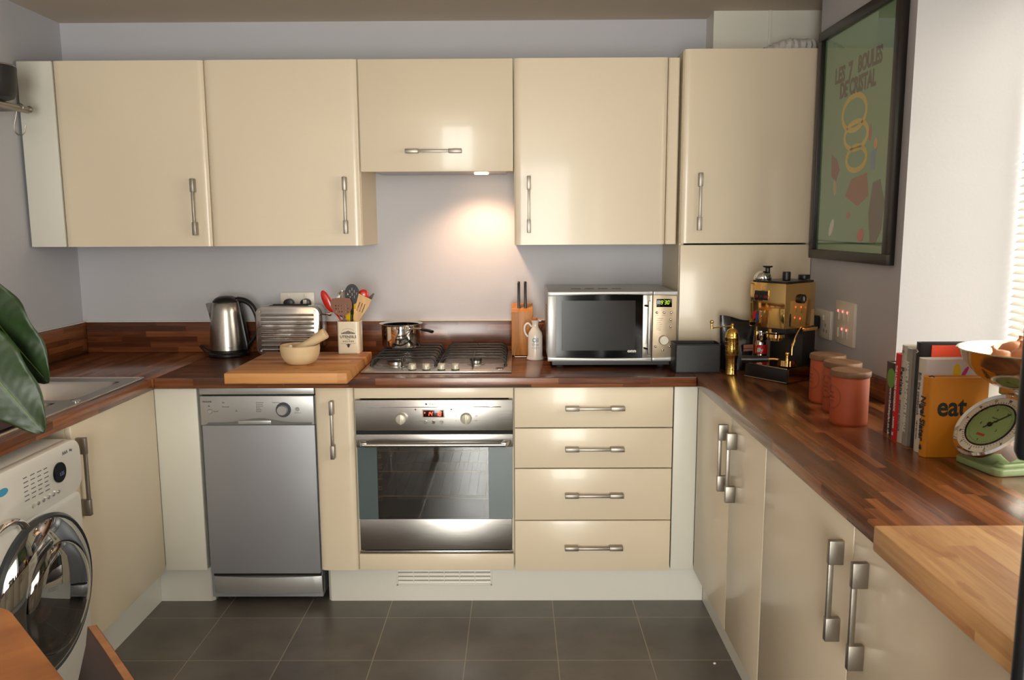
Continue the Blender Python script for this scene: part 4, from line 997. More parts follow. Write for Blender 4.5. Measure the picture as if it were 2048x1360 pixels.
# ------------------------------------------------------------------ black tin
t = thing('storage_tin', 'plain black open-topped metal tin in front of the microwave', 'tin', (1.298, -.49, WT))
f = NB(); x0, x1, y0, y1, z0, z1 = 1.214, 1.386, -.545, -.447, WT+.0005, 1.020
prism(f, rrect(x0, x1, y0, y1, .006, 3), z0, z0+.003, 'z')
O = rrect(x0, x1, y0, y1, .006, 3); I = rrect(x0+.0025, x1-.0025, y0+.0025, y1-.0025, .004, 3); tmp = bmesh.new(); n = len(O)
R4 = [[tmp.verts.new((u, v, z)) for u, v in L_] for L_, z in ((O, z0+.001), (O, z1), (I, z1), (I, z0+.002))]
for A, B in zip(R4, R4[1:]):
    for i in range(n): tmp.faces.new((A[i], A[(i+1) % n], B[(i+1) % n], B[i]))
join(f, tmp); obj('tin', f, 'matblack', t, world=True)
f = NB(); tube(f, [(u, v, z1-.001) for u, v in rrect(x0, x1, y0, y1, .006, 3)], .0022, 8, closed=True); obj('rolled_rim', f, 'matblack', t, world=True)

# ------------------------------------------------------------------ brass grinder
gx, gy = 1.420, -.565
t = thing('pepper_grinder', 'tall engraved brass pepper grinder with a crank handle in front of the coffee machine', 'grinder', (gx, gy, WT))
pr_ = [(0, 0), (.0215, 0), (.0225, .002), (.0215, .006), (.0215, .055), (.0225, .058), (.0225, .064), (.0245, .067), (.0250, .10), (.0250, .135), (.0262, .138), (.0262, .142), (.0245, .145), (.0240, .152), (.019, .166), (.012, .172), (.006, .175), (.004, .182), (.006, .187), (0, .19)]
f = NB(); lathe(f, pr_, (gx, gy, WT), 40); bd = obj('barrel', f, 'brass', t, world=True)
f = NB()
for z in (.02, .04, .075, .09, .11, .125): lathe(f, [(.0212 if z < .06 else .0247, z-.001), (.0222 if z < .06 else .0257, z), (.0212 if z < .06 else .0247, z+.001)], (gx, gy, WT), 36)
obj('engraved_rings', f, 'brass', bd, world=True)
f = NB(); tube(f, [(gx+.004, gy, WT+.184), (gx-.078, gy-.004, WT+.176)], .0036, 10, flat=(1.3, .6)); tube(f, [(gx-.078, gy-.004, WT+.172), (gx-.079, gy-.004, WT+.193)], .0042, 10); sphere(f, (gx-.079, gy-.004, WT+.199), .0075)
sphere(f, (gx, gy, WT+.187), .006); obj('crank', f, 'brass', t, world=True)

# coffee pouch
t = thing('coffee_pouch', 'crumpled black coffee pouch behind the brass grinder', 'pouch', (1.465, -.46, WT))
f = NB(); tmp = bmesh.new(); N_, M_ = 14, 12; rnd = random.Random(3)
g_ = {}
for s in (0, 1):
    for i in range(N_+1):
        for j in range(M_+1):
            u, v = i/N_, j/M_
            x = 1.400+.135*u+(.008*(1-v))*(1 if u < .5 else -1)*(1-2*min(u, 1-u)); z = WT+.001+.205*v+(.006*math.sin(5*u+1) if j == M_ else 0)-.012*u*v
            th = .036*(1-v)**.6*math.sin(PI*u)**.5*(1-.25*v)+.001
            if j == M_: th = .0015
            y = -.455+(-th if s == 0 else th)+(rnd.uniform(-.0025, .0025) if 0 < j < M_ else 0)
            g_[s, i, j] = tmp.verts.new((x, y, z))
for s in (0, 1):
    for i in range(N_):
        for j in range(M_): tmp.faces.new([g_[s, i, j], g_[s, i+1, j], g_[s, i+1, j+1], g_[s, i, j+1]])
for i in range(N_): tmp.faces.new([g_[0, i, M_], g_[0, i+1, M_], g_[1, i+1, M_], g_[1, i, M_]]); tmp.faces.new([g_[0, i, 0], g_[0, i+1, 0], g_[1, i+1, 0], g_[1, i, 0]])
for j in range(M_):
    for e in (0, N_): tmp.faces.new([g_[0, e, j], g_[0, e, j+1], g_[1, e, j+1], g_[1, e, j]])
join(f, tmp); pc = obj('pouch', f, 'pouch', t, 70, world=True)
f = NB(); prism(f, [(1.485, .985), (1.522, .987), (1.521, 1.012), (1.485, 1.010)], -.492, -.490, 'y'); lb = obj('label', f, col(150, 92, 62), pc, world=True)
f = NB(); prism(f, [(1.485, .994), (1.522, .995), (1.522, .9985), (1.485, .9975)], -.4926, -.4919, 'y'); obj('label_stripe', f, col(60, 50, 66), lb, world=True)
# steel coffee can
sx_, sy_ = 1.553, -.485
t = thing('coffee_can', 'slim silver can with a red label behind the coffee machine tray', 'can', (sx_, sy_, WT))
f = NB(); lathe(f, [(0, 0), (.024, 0), (.025, .002), (.025, .112), (.022, .118), (.0235, .120), (.0235, .145), (.018, .150), (.0165, .172), (.014, .180), (0, .182)], (sx_, sy_, WT), 36); cn = obj('can', f, 'chrome', t, world=True)
f = NB(); lathe(f, [(.0252, .066), (.0255, .066), (.0255, .102), (.0252, .102)], (sx_, sy_, WT), 36); lb = obj('label', f, col(190, 20, 24), cn, world=True)
f = NB(); text(f, 'illy', .024, (sx_-.010, sy_-.0256, WT+.082), right=(.96, -.28, 0), bold=.0006, sx=.8); obj('lettering', f, 'whiteink', lb, world=True)

# ------------------------------------------------------------------ gold coffee machine (local x along its front, y into it)
t = thing('coffee_machine', 'polished gold espresso machine with black drip tray and portafilter in the right corner', 'coffee machine', (1.566, -.762, WT), math.atan2(-.83, .56))
f = NB(); prism(f, [(-.177, .0), (-.022, .0), (-.022, .115), (-.034, .185), (-.15, .185), (-.177, .115)], .190, .352, 'z', .003); hb = obj('upper_housing', f, 'gold', t)
f = NB(); prism(f, [(-.171, .006), (-.028, .006), (-.028, .112), (-.04, .18), (-.146, .18), (-.171, .112)], .352, .358, 'z', .001); obj('cup_tray', f, 'black', t)
f = NB(); box(f, -.172, -.03, .115, .19, .0, .190, .004); box(f, -.172, -.03, .02, .115, .172, .190, .002); obj('back_column', f, 'black', t)
f = NB(); box(f, -.187, 0, -.002, .125, .002, .052, .003); tr = obj('drip_tray', f, 'black', t)
f = NB(); box(f, 0.0, .002, .004, .120, .004, .050); box(f, -.185, -.002, .0, .12, .052, .054); obj('tray_trim', f, 'gold', tr)
f = NB()
P = [(-.187, -.004, .003), (0, -.004, .003), (0, -.004, .052), (-.187, -.004, .052)]; tube(f, P, .0015, 6, closed=True); obj('tray_edge', f, 'steel', tr)
f = NB(); box(f, -.158, -.092, -.003, .001, .284, .326, .002); sw = obj('switch_panel', f, 'gold', hb)
f = NB(); box(f, -.154, -.096, -.0045, -.001, .288, .322, .001); sp2 = obj('switch_recess', f, 'black', sw)
for x in (-.144, -.106):
    f = NB(); box(f, x-.006, x+.006, -.006, -.0035, .296, .306, .001); obj('rocker_switch', f, col(120, 24, 20, .3), sw)
f = NB(); box(f, -.131, -.119, -.006, -.0035, .296, .306, .001); obj('rocker_switch', f, col(40, 38, 38, .3), sw)
f = NB(); text(f, 'GAGGIA', .012, (-.128, -.0008, .228), right=(0, 0, -1), up=(1, 0, 0), bold=.0006); lg = obj('lettering', f, 'chrome', hb)
f = NB(); flat(f, [[(-.162, .240), (-.146, .250), (-.149, .222), (-.160, .214)]], .0012, (0, -.0008, 0)); obj('red_emblem', f, col(170, 20, 24), hb)
f = NB(); flat(f, [[(-.150, .236), (-.136, .246), (-.138, .212), (-.147, .204)]], .0012, (0, -.0008, 0)); obj('blue_emblem', f, col(40, 50, 110), hb)
f = NB(); lathe(f, [(0, 0), (.017, 0), (.016, .014), (0, .016)], (-.022, .082, .296), 28, 'x'); kn = obj('steam_knob', f, 'black', t)
f = NB(); box(f, -.0065, -.0045, .080, .084, .288, .304); obj('knob_mark', f, 'chrome', kn)
f = NB(); prism(f, ell(.030, .222, .005, .024, 20), -.0222, -.0212, 'x'); obj('side_slot', f, 'black', hb)
f = NB(); lathe(f, [(0, 0), (.036, 0), (.036, .014), (.030, .020), (0, .020)], (-.10, .055, .170), 40); gh = obj('group_head', f, 'gold', t)
f = NB(); lathe(f, [(0, 0), (.028, 0), (.030, .012), (.034, .012), (.034, .024), (0, .024)], (-.10, .055, .140), 36); pf = obj('portafilter', f, 'gold', t)
# loose portafilter lying on the tray with black handle to the left
f = NB(); lathe(f, [(0, 0), (.026, 0), (.031, .004), (.031, .024), (0, .024)], (-.035, .040, .054), 32); tube(f, [(-.035, .040, .078), (-.035, .040, .098)], .006, 10); sphere(f, (-.035, .040, .100), .008); obj('spare_filter', f, 'gold', tr)
f = NB(); tube(f, [(-.066, .04, .075), (-.085, .03, .076), (-.10, .02, .074)], .005, 10); ph = obj('filter_arm', f, 'gold', tr)
f = NB(); tube(f, [(-.10, .02, .074), (-.14, -.010, .071), (-.175, -.036, .069)], .011, 14, rs=[.011, .0135, .015]); obj('filter_handle', f, 'black', ph)
f = NB(); tube(f, spline([(-.028, .095, .190), (-.028, .075, .165), (-.026, .055, .13), (-.024, .050, .095)]), .0035, 10); tube(f, [(-.027, .066, .148), (-.026, .055, .128)], .006, 10); obj('steam_wand', f, 'gold', t)
f = NB(); tube(f, [(-.158, .02, .190), (-.158, .02, .055)], .003, 8); obj('tray_post', f, 'gold', t)
f = NB(); box(f, -.034, -.010, .10, .175, .178, .190, .002); obj('side_ledge', f, 'gold', t)
t2 = thing('tamper', 'small silver tamper with a black grip on top of the coffee machine, left', 'tamper', (1.53, -.60, 1.268))
f = NB(); lathe(f, [(0, 0), (.030, 0), (.032, .006), (.027, .020), (.015, .030), (0, .032)], (1.515, -.60, 1.2685), 32); tb = obj('base', f, 'chrome', t2, world=True)
f = NB(); lathe(f, [(0, 0), (.009, 0), (.008, .02), (.017, .024), (.018, .028), (0, .028)], (1.532, -.600, 1.290), 24); obj('grip', f, 'black', t2, world=True)
for i, (x, y, r, h) in enumerate(((1.590, -.635, .0145, .030), (1.672, -.585, .021, .016))):
    t2 = thing('coffee_filter_cap', ('small tall black cap standing in the middle of the coffee machine top', 'low round black cap at the right of the coffee machine top')[i], 'cap', (x, y, 1.268))
    f = NB(); cyl(f, (x, y, 1.2685), r, h, 24, bev=.002); obj('cap', f, 'black', t2, world=True)

# ------------------------------------------------------------------ terracotta canisters
def canister(label, x, y, rot, mk):
    t = thing('canister', label, 'canister', (x, y, WT), rot, 'terracotta canisters')
    f = NB(); lathe(f, [(0, 0), (.045, 0), (.049, .004), (.0505, .010), (.0505, .132), (.048, .136), (.046, .136), (.046, .12), (0, .11)], (0, 0, 0), 56); bd = obj('jar', f, 'terra', t)
    f = NB(); lathe(f, [(0, 0), (.0525, 0), (.054, .002), (.054, .014), (.052, .0165), (0, .0165)], (0, 0, .1365), 48); obj('lid', f, 'lidwood', t)
    f = NB(); r = .0507
    def onr(a, z): return (r*math.cos(a), r*math.sin(a), z)
    for rad in (.034, .031):
        P = [onr(-PI/2+rad*math.cos(q)/r, .078+rad*math.sin(q)) for q in [2*PI*i/40 for i in range(40)]]; tube(f, P, .0005, 4, closed=True)
    for dz, wd in ((.012, .022), (0, .026), (-.012, .020)):
        for k in range(int(wd/.004)):
            a = -PI/2+(-wd/2+k*.0045)/r; tube(f, [onr(a, .075+dz), onr(a+.03, .081+dz)], .0006, 4)
    obj('stamped_lettering', f, col(110, 50, 30), bd)
# stamps face into the room, towards the left front
canister('nearest terracotta canister with wooden lid, right of the other two', 1.548, -1.33, -1.5, 0)
canister('middle terracotta canister with wooden lid, half hidden by the nearest one', 1.583, -1.187, -1.4, 0)
canister('furthest terracotta canister with wooden lid, beside the coffee machine', 1.592, -1.048, -1.45, 0)

# ------------------------------------------------------------------ cook books (spines face -x, stacked along y)
def book(label, x0, y0, y1, w, h, cover, spine, texts, round_=.004, name='cookbook', jacket=None, front=None):
    t = thing(name, label, 'book', (x0+w/2, (y0+y1)/2, WT), 0, 'cookbooks on the right worktop')
    z0 = WT+.0005; c = .0028
    f = NB(); q0 = x0+round_+.003; box(f, q0, x0+w, y1-c, y1, z0, z0+h, .0006); box(f, q0, x0+w, y0, y0+c, z0, z0+h, .0006)
    cv = obj('cover', f, cover, t, world=True)
    f = NB(); n = 8; P = [(x0+round_-round_*math.sin(PI*i/n), y0+(y1-y0)*i/n) for i in range(n+1)]
    prism(f, P+[(x0+round_+.003, y1), (x0+round_+.003, y0)], z0, z0+h, 'z'); sp = obj('spine', f, spine, t, world=True)
    f = NB(); box(f, x0+round_+.003, x0+w-.004, y0+c, y1-c, z0+.003, z0+h-.004); obj('pages', f, 'paper', t, world=True)
    for s, size, zc, mt, bold, sx in texts:
        f = NB(); text(f, s, size, (x0-.0004, (y0+y1)/2, z0+zc), right=(0, 0, -1), up=(0, -1, 0), bold=bold, sx=sx); obj('spine_lettering', f, mt, sp, world=True)
    return t, cv, sp
cb = lambda r, g, b_: col(r, g, b_, .45)
bk, cv, sp = book('black-spined cookbook with a green oval, furthest left of the row', 1.606, -1.487, -1.412, .17, .192, cb(48, 42, 40), cb(48, 42, 40), [('www.thedietplan.co.uk', .016, .062, 'whiteink', .0002, .85)])
f = NB(); flat(f, [ell(0, 0, .022, .026, 28)], .0012, (1.6056, -1.450, WT+.152), right=(0, -1, 0), up=(0, 0, 1)); obj('green_oval', f, cb(96, 150, 70), sp, world=True)
book('thin red-spined cookbook between the black one and the grey ones', 1.592, -1.518, -1.489, .18, .226, cb(196, 22, 28), cb(200, 22, 30), [('THE ULTIMATE COOKBOOK', .0125, .135, 'whiteink', .0003, .75), ('RECIPES', .010, .045, 'whiteink', .0002, .9), ('x', .012, .015, 'whiteink', .001, 1)])
book('pale beige-grey cookbook with dark title lettering, directly right of the thin red one', 1.592, -1.546, -1.520, .19, .252, cb(188, 180, 164), cb(190, 182, 168), [('Persiana', .026, .160, 'ink', .0004, .85), ('SABRINA GHAYOUR', .010, .070, 'greyink', .0002, .9), ('II', .014, .236, 'greyink', .0003, 1)])
book('darker grey cookbook with white block capitals down its spine', 1.592, -1.575, -1.548, .19, .248, cb(150, 146, 138), cb(146, 142, 132), [("JAMIE'S 30-MINUTE MEALS", .0165, .125, 'whiteink', .0007, .95)])
bk, cv, sp = book('tall black and coral-red cookbook standing behind the white one', 1.600, -1.600, -1.579, .235, .268, cb(30, 28, 30), cb(28, 27, 28), [('A', .012, .245, 'whiteink', .0006, 1)], round_=.002)
f = NB(); box(f, 1.628, 1.8345, -1.6022, -1.5999, WT+.0015, WT+.262); obj('front_cover', f, cb(250, 92, 66), cv, world=True)
bk, cv, sp = book('white cookbook with a yellow and pink petal drawing, behind the orange book', 1.594, -1.636, -1.604, .205, .233, cb(216, 210, 212), cb(214, 206, 192), [('Bill: the cookbook', .017, .145, 'greyink', .0002, .85), ('NEW EDITION', .008, .055, 'greyink', 0, .9)])
f = NB(); flat(f, [ell(0, 0, .009, .019, 24)], .0008, (1.674, -1.6364, WT+.203)); obj('yellow_petal', f, cb(238, 200, 50), cv, world=True)
f = NB(); flat(f, [ell(0, 0, .0045, .016, 20, -.5)], .0008, (1.693, -1.6364, WT+.201)); obj('pink_petal', f, cb(200, 50, 130), cv, world=True)
bk, cv, sp = book('short thick orange cookbook lettered eat, right end of the row', 1.588, -1.672, -1.6375, .145, .194, plain('orange_cloth', srgb(222, 142, 28), .55, noise=.04), plain('orange_cloth_spine', srgb(214, 136, 28), .55, noise=.04), [('Nigel Slater', .030, .092, 'ink', .0009, .78), ('4E', .012, .022, 'ink', .0008, 1)], round_=.006)
f = NB(); text(f, 'eat', .066, (1.648, -1.6724, WT+.123), bold=.0016, sx=.85); obj('front_lettering', f, 'ink', cv, world=True)
f = NB(); tube(f, [(1.598, -1.654, WT+.194), (1.604, -1.657, WT+.197), (1.609, -1.66, WT+.194)], .0015, 6); obj('ribbon', f, 'ink', bk, world=True)

# ------------------------------------------------------------------ kitchen scale (front faces its local -y)
ang = math.atan2(-.985, .17)            # local x along the front, local y into the body
t = thing('kitchen_scale', 'green enamel mechanical kitchen scale with a round dial at the right edge', 'scale', (1.664, -1.758, WT), ang)
# local frame: x = along front (toward camera), y = into
f = NB(); prism(f, rrect(-.066, .072, -.005, .19, .016, 5), .0005, .016, 'z', .005); prism(f, rrect(-.062, .060, .012, .175, .012, 4), .016, .024, 'z', .002); obj('base', f, 'scalegreen', t)
f = NB(); prism(f, [(.012, .024), (.168, .024), (.150, .135), (.128, .163), (.105, .163), (.060, .125), (.030, .060)], -.055, .053, 'x', .004); bd = obj('body', f, 'scalegreen', t)
f = NB(); box(f, -.040, .040, .078, .150, .163, .188, .004); nk = obj('neck', f, 'scalegreen', t)
f = NB(); box(f, -.030, .030, .0765, .079, .169, .183, .001); obj('neck_slot', f, 'chrome', nk)
f = NB(); cyl(f, (.0, .0772, .166), .003, .003, 12, 'y'); obj('screw', f, 'chrome', nk)
nrm = Vector((0, -.735, .678)).normalized(); rt = Vector((1, 0, 0)); upv = nrm.cross(rt).normalized()
DCn = Vector((.006, .030, .098)); Dm = basis(DCn, rt, upv)
if (Dm.to_3x3() @ Vector((0, 0, 1))).dot(nrm) < 0: Dm = basis(DCn, rt, -upv)
upv = Dm.to_3x3() @ Vector((0, 1, 0))
f = NB(); lathe(f, [(.078, -.045), (.083, -.01), (.088, .0), (.089, .008), (.084, .012), (.078, .008), (.078, .004), (0, .004)], n=64, mat=Dm); dh = obj('dial_housing', f, 'chrome', t, 50)
f = NB(); lathe(f, [(0, .0045), (.0785, .0045), (.0785, .0062), (0, .0062)], n=64, mat=Dm); fc = obj('dial_face', f, 'dialwhite', dh)
f = NB(); lathe(f, [(.056, .0062), (.0595, .0062), (.0595, .0085), (.056, .0085)], n=64, mat=Dm); obj('dial_ring', f, 'black', dh)
f = NB(); lathe(f, [(0, .0063), (.055, .0063), (.055, .0070), (0, .0070)], n=64, mat=Dm); obj('dial_centre', f, 'dialgreen', dh)
f = NB()
for i in range(60):
    a = 2*PI*i/60; L_ = .004 if i % 5 else .007
    for r0 in (.0625, .048):
        tmp = bmesh.new(); box(tmp, r0, r0+L_*(.8 if r0 > .05 else .6), -.0003, .0003, .0062, .0074); join(f, tmp, Dm @ Matrix.Rotation(a, 4, 'Z'))
for i in range(12):
    a = PI/2-2*PI*i/12; o_ = Dm @ Vector((.072*math.cos(a), .072*math.sin(a), .0064)); text(f, str(i) if i else 'kg', .0085, o_, right=rt, up=upv, bold=.0003)
for s, x, y, z in (('8', -.012, .040, .008), ('lb', .022, .038, .006), ('6', -.026, -.002, .009), ('2', .026, -.010, .009), ('4', 0, -.044, .008), ('Kitchen', 0, .019, .006), ('scale', .006, .012, .006)): text(f, s, z, Dm @ Vector((x, y, .0073)), right=rt, up=upv)
obj('dial_marks', f, col(84, 84, 70), fc)
f = NB()
tmp = bmesh.new(); box(tmp, -.016, .050, -.0011, .0011, .0085, .0095); join(f, tmp, Dm @ Matrix.Rotation(math.radians(52), 4, 'Z'))
lathe(f, [(0, .0072), (.0055, .0072), (.0055, .011), (0, .011)], n=20, mat=Dm); obj('pointer', f, 'black', dh)
f = NB(); tmp = bmesh.new(); box(tmp, -.011, .011, -.0028, .0028, .007, .0078); join(f, tmp, Dm @ Matrix.Translation((-.003, -.030, 0))); obj('name_plate', f, col(176, 60, 44), dh)
# pan
t = thing('scale_pan', 'wide polished steel pan on top of the green kitchen scale', 'pan', (1.770, -1.760, 1.0985))
pcx, pcy, pz0 = 1.770, -1.760, 1.0985
f = NB(); lathe(f, [(0, 0), (.055, 0), (.075, .004), (.108, .026), (.133, .055), (.147, .083), (.1505, .085), (.149, .087), (.145, .085), (.130, .057), (.106, .029), (.074, .0075), (.055, .0035), (0, .0035)], (pcx, pcy, pz0), 72); obj('dish', f, brushed('warm_polished_steel', (.66, .56, .42, 1), .12, 0), t, world=True)
for i, (x, y, z, r, lab) in enumerate(((-.080, -.020, .066, .026, 'small brown onion nearest the left rim of the scale pan'), (-.040, -.035, .066, .033, 'larger brown onion in the middle of the scale pan'), (-.022, .030, .070, .034, 'pinkish brown onion furthest back in the scale pan'), (.022, -.040, .058, .024, 'small brown onion furthest right in the scale pan'))):
    t = thing('onion', lab, 'onion', (pcx+x, pcy+y, pz0+z-r*.8), 0, 'onions in the scale pan')
    f = NB(); lathe(f, [(0, -.82*r), (.35*r, -.78*r), (.75*r, -.5*r), (r, 0), (.9*r, .42*r), (.55*r, .75*r), (.2*r, .95*r), (.10*r, 1.25*r), (.16*r, 1.4*r), (0, 1.42*r)], n=28, mat=Matrix.Translation((pcx+x, pcy+y, pz0+z)) @ Matrix.Rotation(.5*(i-1), 4, 'Y') @ Matrix.Rotation(-.25, 4, 'X')); obj('bulb', f, 'onion', t, 60, world=True)

# ------------------------------------------------------------------ framed poster on the right wall
t = thing('framed_poster', 'black-framed green poster with dark title lettering on the right wall', 'picture', (XR-.01, -.705, 1.34))
Y0, Y1, zA, zB = -.383, -1.045, 1.339, 2.18           # left edge (far), right edge (near)
f = NB(); w = .034
for q in ((Y1, Y0, zA, zA+w), (Y1, Y0, zB-w, zB), (Y1, Y1+w, zA+w, zB-w), (Y0-w, Y0, zA+w, zB-w)): box(f, XR-.028, XR-.0005, min(q[0], q[1]), max(q[0], q[1]), q[2], q[3], .002)
fr = obj('frame', f, 'frameblack', t, world=True)
f = NB(); box(f, XR-.012, XR-.004, Y1+w, Y0-w, zA+w, zB-w); pp = obj('poster', f, 'posterg', t, world=True)
f = NB(); box(f, XR-.0165, XR-.0150, Y1+w, Y0-w, zA+w, zB-w); obj('glass', f, 'pglass', t, world=True)
PXf = XR-.0124
yl = lambda u: (Y0-w)+(Y1-Y0+2*w)*u          # u from left to right across the poster
def ptext(s, size, u, z, bold=0, sx=1, mat='greyink'):
    f = NB(); text(f, s, size, (PXf, yl(u), z), right=(0, -1, 0), up=(0, 0, 1), bold=bold, sx=sx); obj('poster_lettering', f, mat, pp, world=True)
pd = plain('poster_brown_ink', srgb(74, 62, 44), .6)
ptext('LES', .074, .255, 1.993, .003, .82, pd); ptext('7', .10, .405, 1.985, .003, .7, pd); ptext('BOULES', .074, .665, 2.000, .003, .70, pd); ptext('DE CRISTAL', .074, .510, 1.935, .003, .74, pd)
# plain abstract artwork: loops, blocks and dots
f = NB()
for cz, a, b_, o_ in ((1.846, .098, .058, .49), (1.768, .094, .046, .53), (1.690, .080, .040, .55)):
    P = [(XR-.0125, yl(o_)-a*math.cos(q), cz+b_*math.sin(q)) for q in [2*PI*i/36 for i in range(36)]]; tube(f, P, .009, 6, closed=True)
bmesh.ops.scale(f, vec=(.12, 1, 1), verts=f.verts[:], space=Matrix.Translation((-(XR-.0122), 0, 0)))
obj('yellow_loops', f, plain('poster_yellow', srgb(206, 178, 62), .6), pp, world=True)
def patch(nm, pts, c):
    f = NB(); flat(f, [[(u, v) for u, v in pts]], .0008, (PXf, yl(0), 0), right=(0, -1, 0), up=(0, 0, 1)); obj(nm, f, c, pp, world=True)
patch('rust_block', [(.30, 1.622), (.42, 1.636), (.44, 1.56), (.36, 1.528), (.25, 1.565)], plain('poster_rust', srgb(150, 88, 62), .6))
patch('dark_shape', [(.47, 1.60), (.52, 1.61), (.56, 1.54), (.55, 1.45), (.51, 1.405), (.47, 1.41), (.45, 1.50)], plain('poster_dark', srgb(92, 78, 64), .6))
patch('maroon_shape', [(.11, 1.72), (.16, 1.70), (.19, 1.66), (.16, 1.62), (.12, 1.64)], plain('poster_red', srgb(140, 84, 76), .6))
patch('pale_shape', ell(.155, 1.60, .014, .03, 16, .2), plain('poster_tan', srgb(186, 156, 120), .6))
patch('blue_shape', [(.44, 1.70), (.48, 1.71), (.475, 1.64), (.445, 1.645)], plain('poster_blue', srgb(104, 138, 160), .6))
patch('orange_dot', ell(.475, 1.725, .014, .018, 16), plain('poster_orange', srgb(200, 130, 70), .6))
patch('white_shape', ell(.14, 1.455, .015, .034, 16, -.5), plain('poster_white', srgb(212, 206, 190), .6))
patch('red_dot', ell(.395, 1.430, .026, .022, 18), plain('poster_red2', srgb(180, 70, 60), .6))
patch('red_dot', ell(.285, 1.498, .014, .012, 16), plain('poster_red3', srgb(166, 72, 64), .6))
patch('pink_shape', ell(.427, 1.765, .009, .026, 16), plain('poster_pink', srgb(176, 92, 86), .6))
patch('green_floor', [(.01, 1.410), (.585, 1.403), (.585, 1.397), (.01, 1.404)], plain('poster_dgreen', srgb(58, 96, 62), .6))

# ------------------------------------------------------------------ left wall: pan shelf, pot, hook
t = thing('pan_shelf', 'steel rail shelf on the left wall with a black pot and a hook', 'shelf', (-1.24, -.75, 1.90))
f = NB(); sx0, sx1 = -1.345, -1.24
for x in (sx1, -1.295): tube(f, [(x, -.415, 1.915), (x, -1.1, 1.915)], .0075, 10)
tube(f, [(sx1, -.415, 1.915), (XL+.001, -.415, 1.915)], .0075, 10); box(f, sx1-.006, sx1+.006, -1.1, -.42, 1.898, 1.912, .002)
obj('rails', f, 'nickel', t, world=True)
f = NB(); sphere(f, (sx1, -.410, 1.915), .013); obj('end_cap', f, 'nickel', t, world=True)
t = thing('cooking_pot', 'black rounded cooking pot on the steel wall shelf at the left edge', 'pot', (-1.235, -.56, 1.925))
f = NB(); lathe(f, [(0, 0), (.060, 0), (.075, .006), (.085, .025), (.088, .095), (.0895, .110), (.087, .112), (.083, .100), (.080, .03), (0, .010)], (-1.258, -.612, 1.9235), 48); obj('pot', f, 'matblack', t, world=True)
f = NB(); lathe(f, [(.0895, .112), (.086, .118), (.05, .128), (0, .132)], (-1.258, -.612, 1.9235), 48); obj('lid', f, 'chrome', t, world=True)
t = thing('s_hook', 'steel S-shaped hook hanging from the wall shelf rail', 'hook', (sx1, -.47, 1.90))
f = NB(); cz_ = 1.9155
P = [(sx1+.012*math.cos(math.radians(a)), -.470, cz_+.012*math.sin(math.radians(a))) for a in (-30, 0, 40, 90, 130, 170)]
P = P+[(sx1-.016, -.47, 1.89), (sx1-.026, -.47, 1.855)]+[(sx1-.008+.020*math.cos(math.radians(a)), -.47, 1.835+.022*math.sin(math.radians(a))) for a in (180, 220, 260, 300, 340, 365)]+[(sx1+.016, -.47, 1.85)]
tube(f, spline(P, 3), .0024, 8); obj('hook', f, 'nickel', t, world=True)

# ------------------------------------------------------------------ foreground: table, plant, chair, fridge
t = thing('dining_table', 'orange-brown wooden table with rounded corners at the lower left corner', 'table', (-.380, -2.671, 0), -PI/4)
f = NB(); prism(f, rrect(-.48, .48, -.42, .42, .10, 8), .712, .74, 'z', .009); obj('tabletop', f, 'tablewood', t)
f = NB(); box(f, -.40, .40, -.34, .34, .650, .712, .003); obj('apron', f, 'tablewood', t)
for a_ in (-1, 1):
    for b_ in (-1, 1):
        f = NB(); lathe(f, [(0, 0), (.018, 0), (.028, .70), (0, .70)], (a_*.36, b_*.30, 0), 16); obj('leg', f, 'tablewood', t)

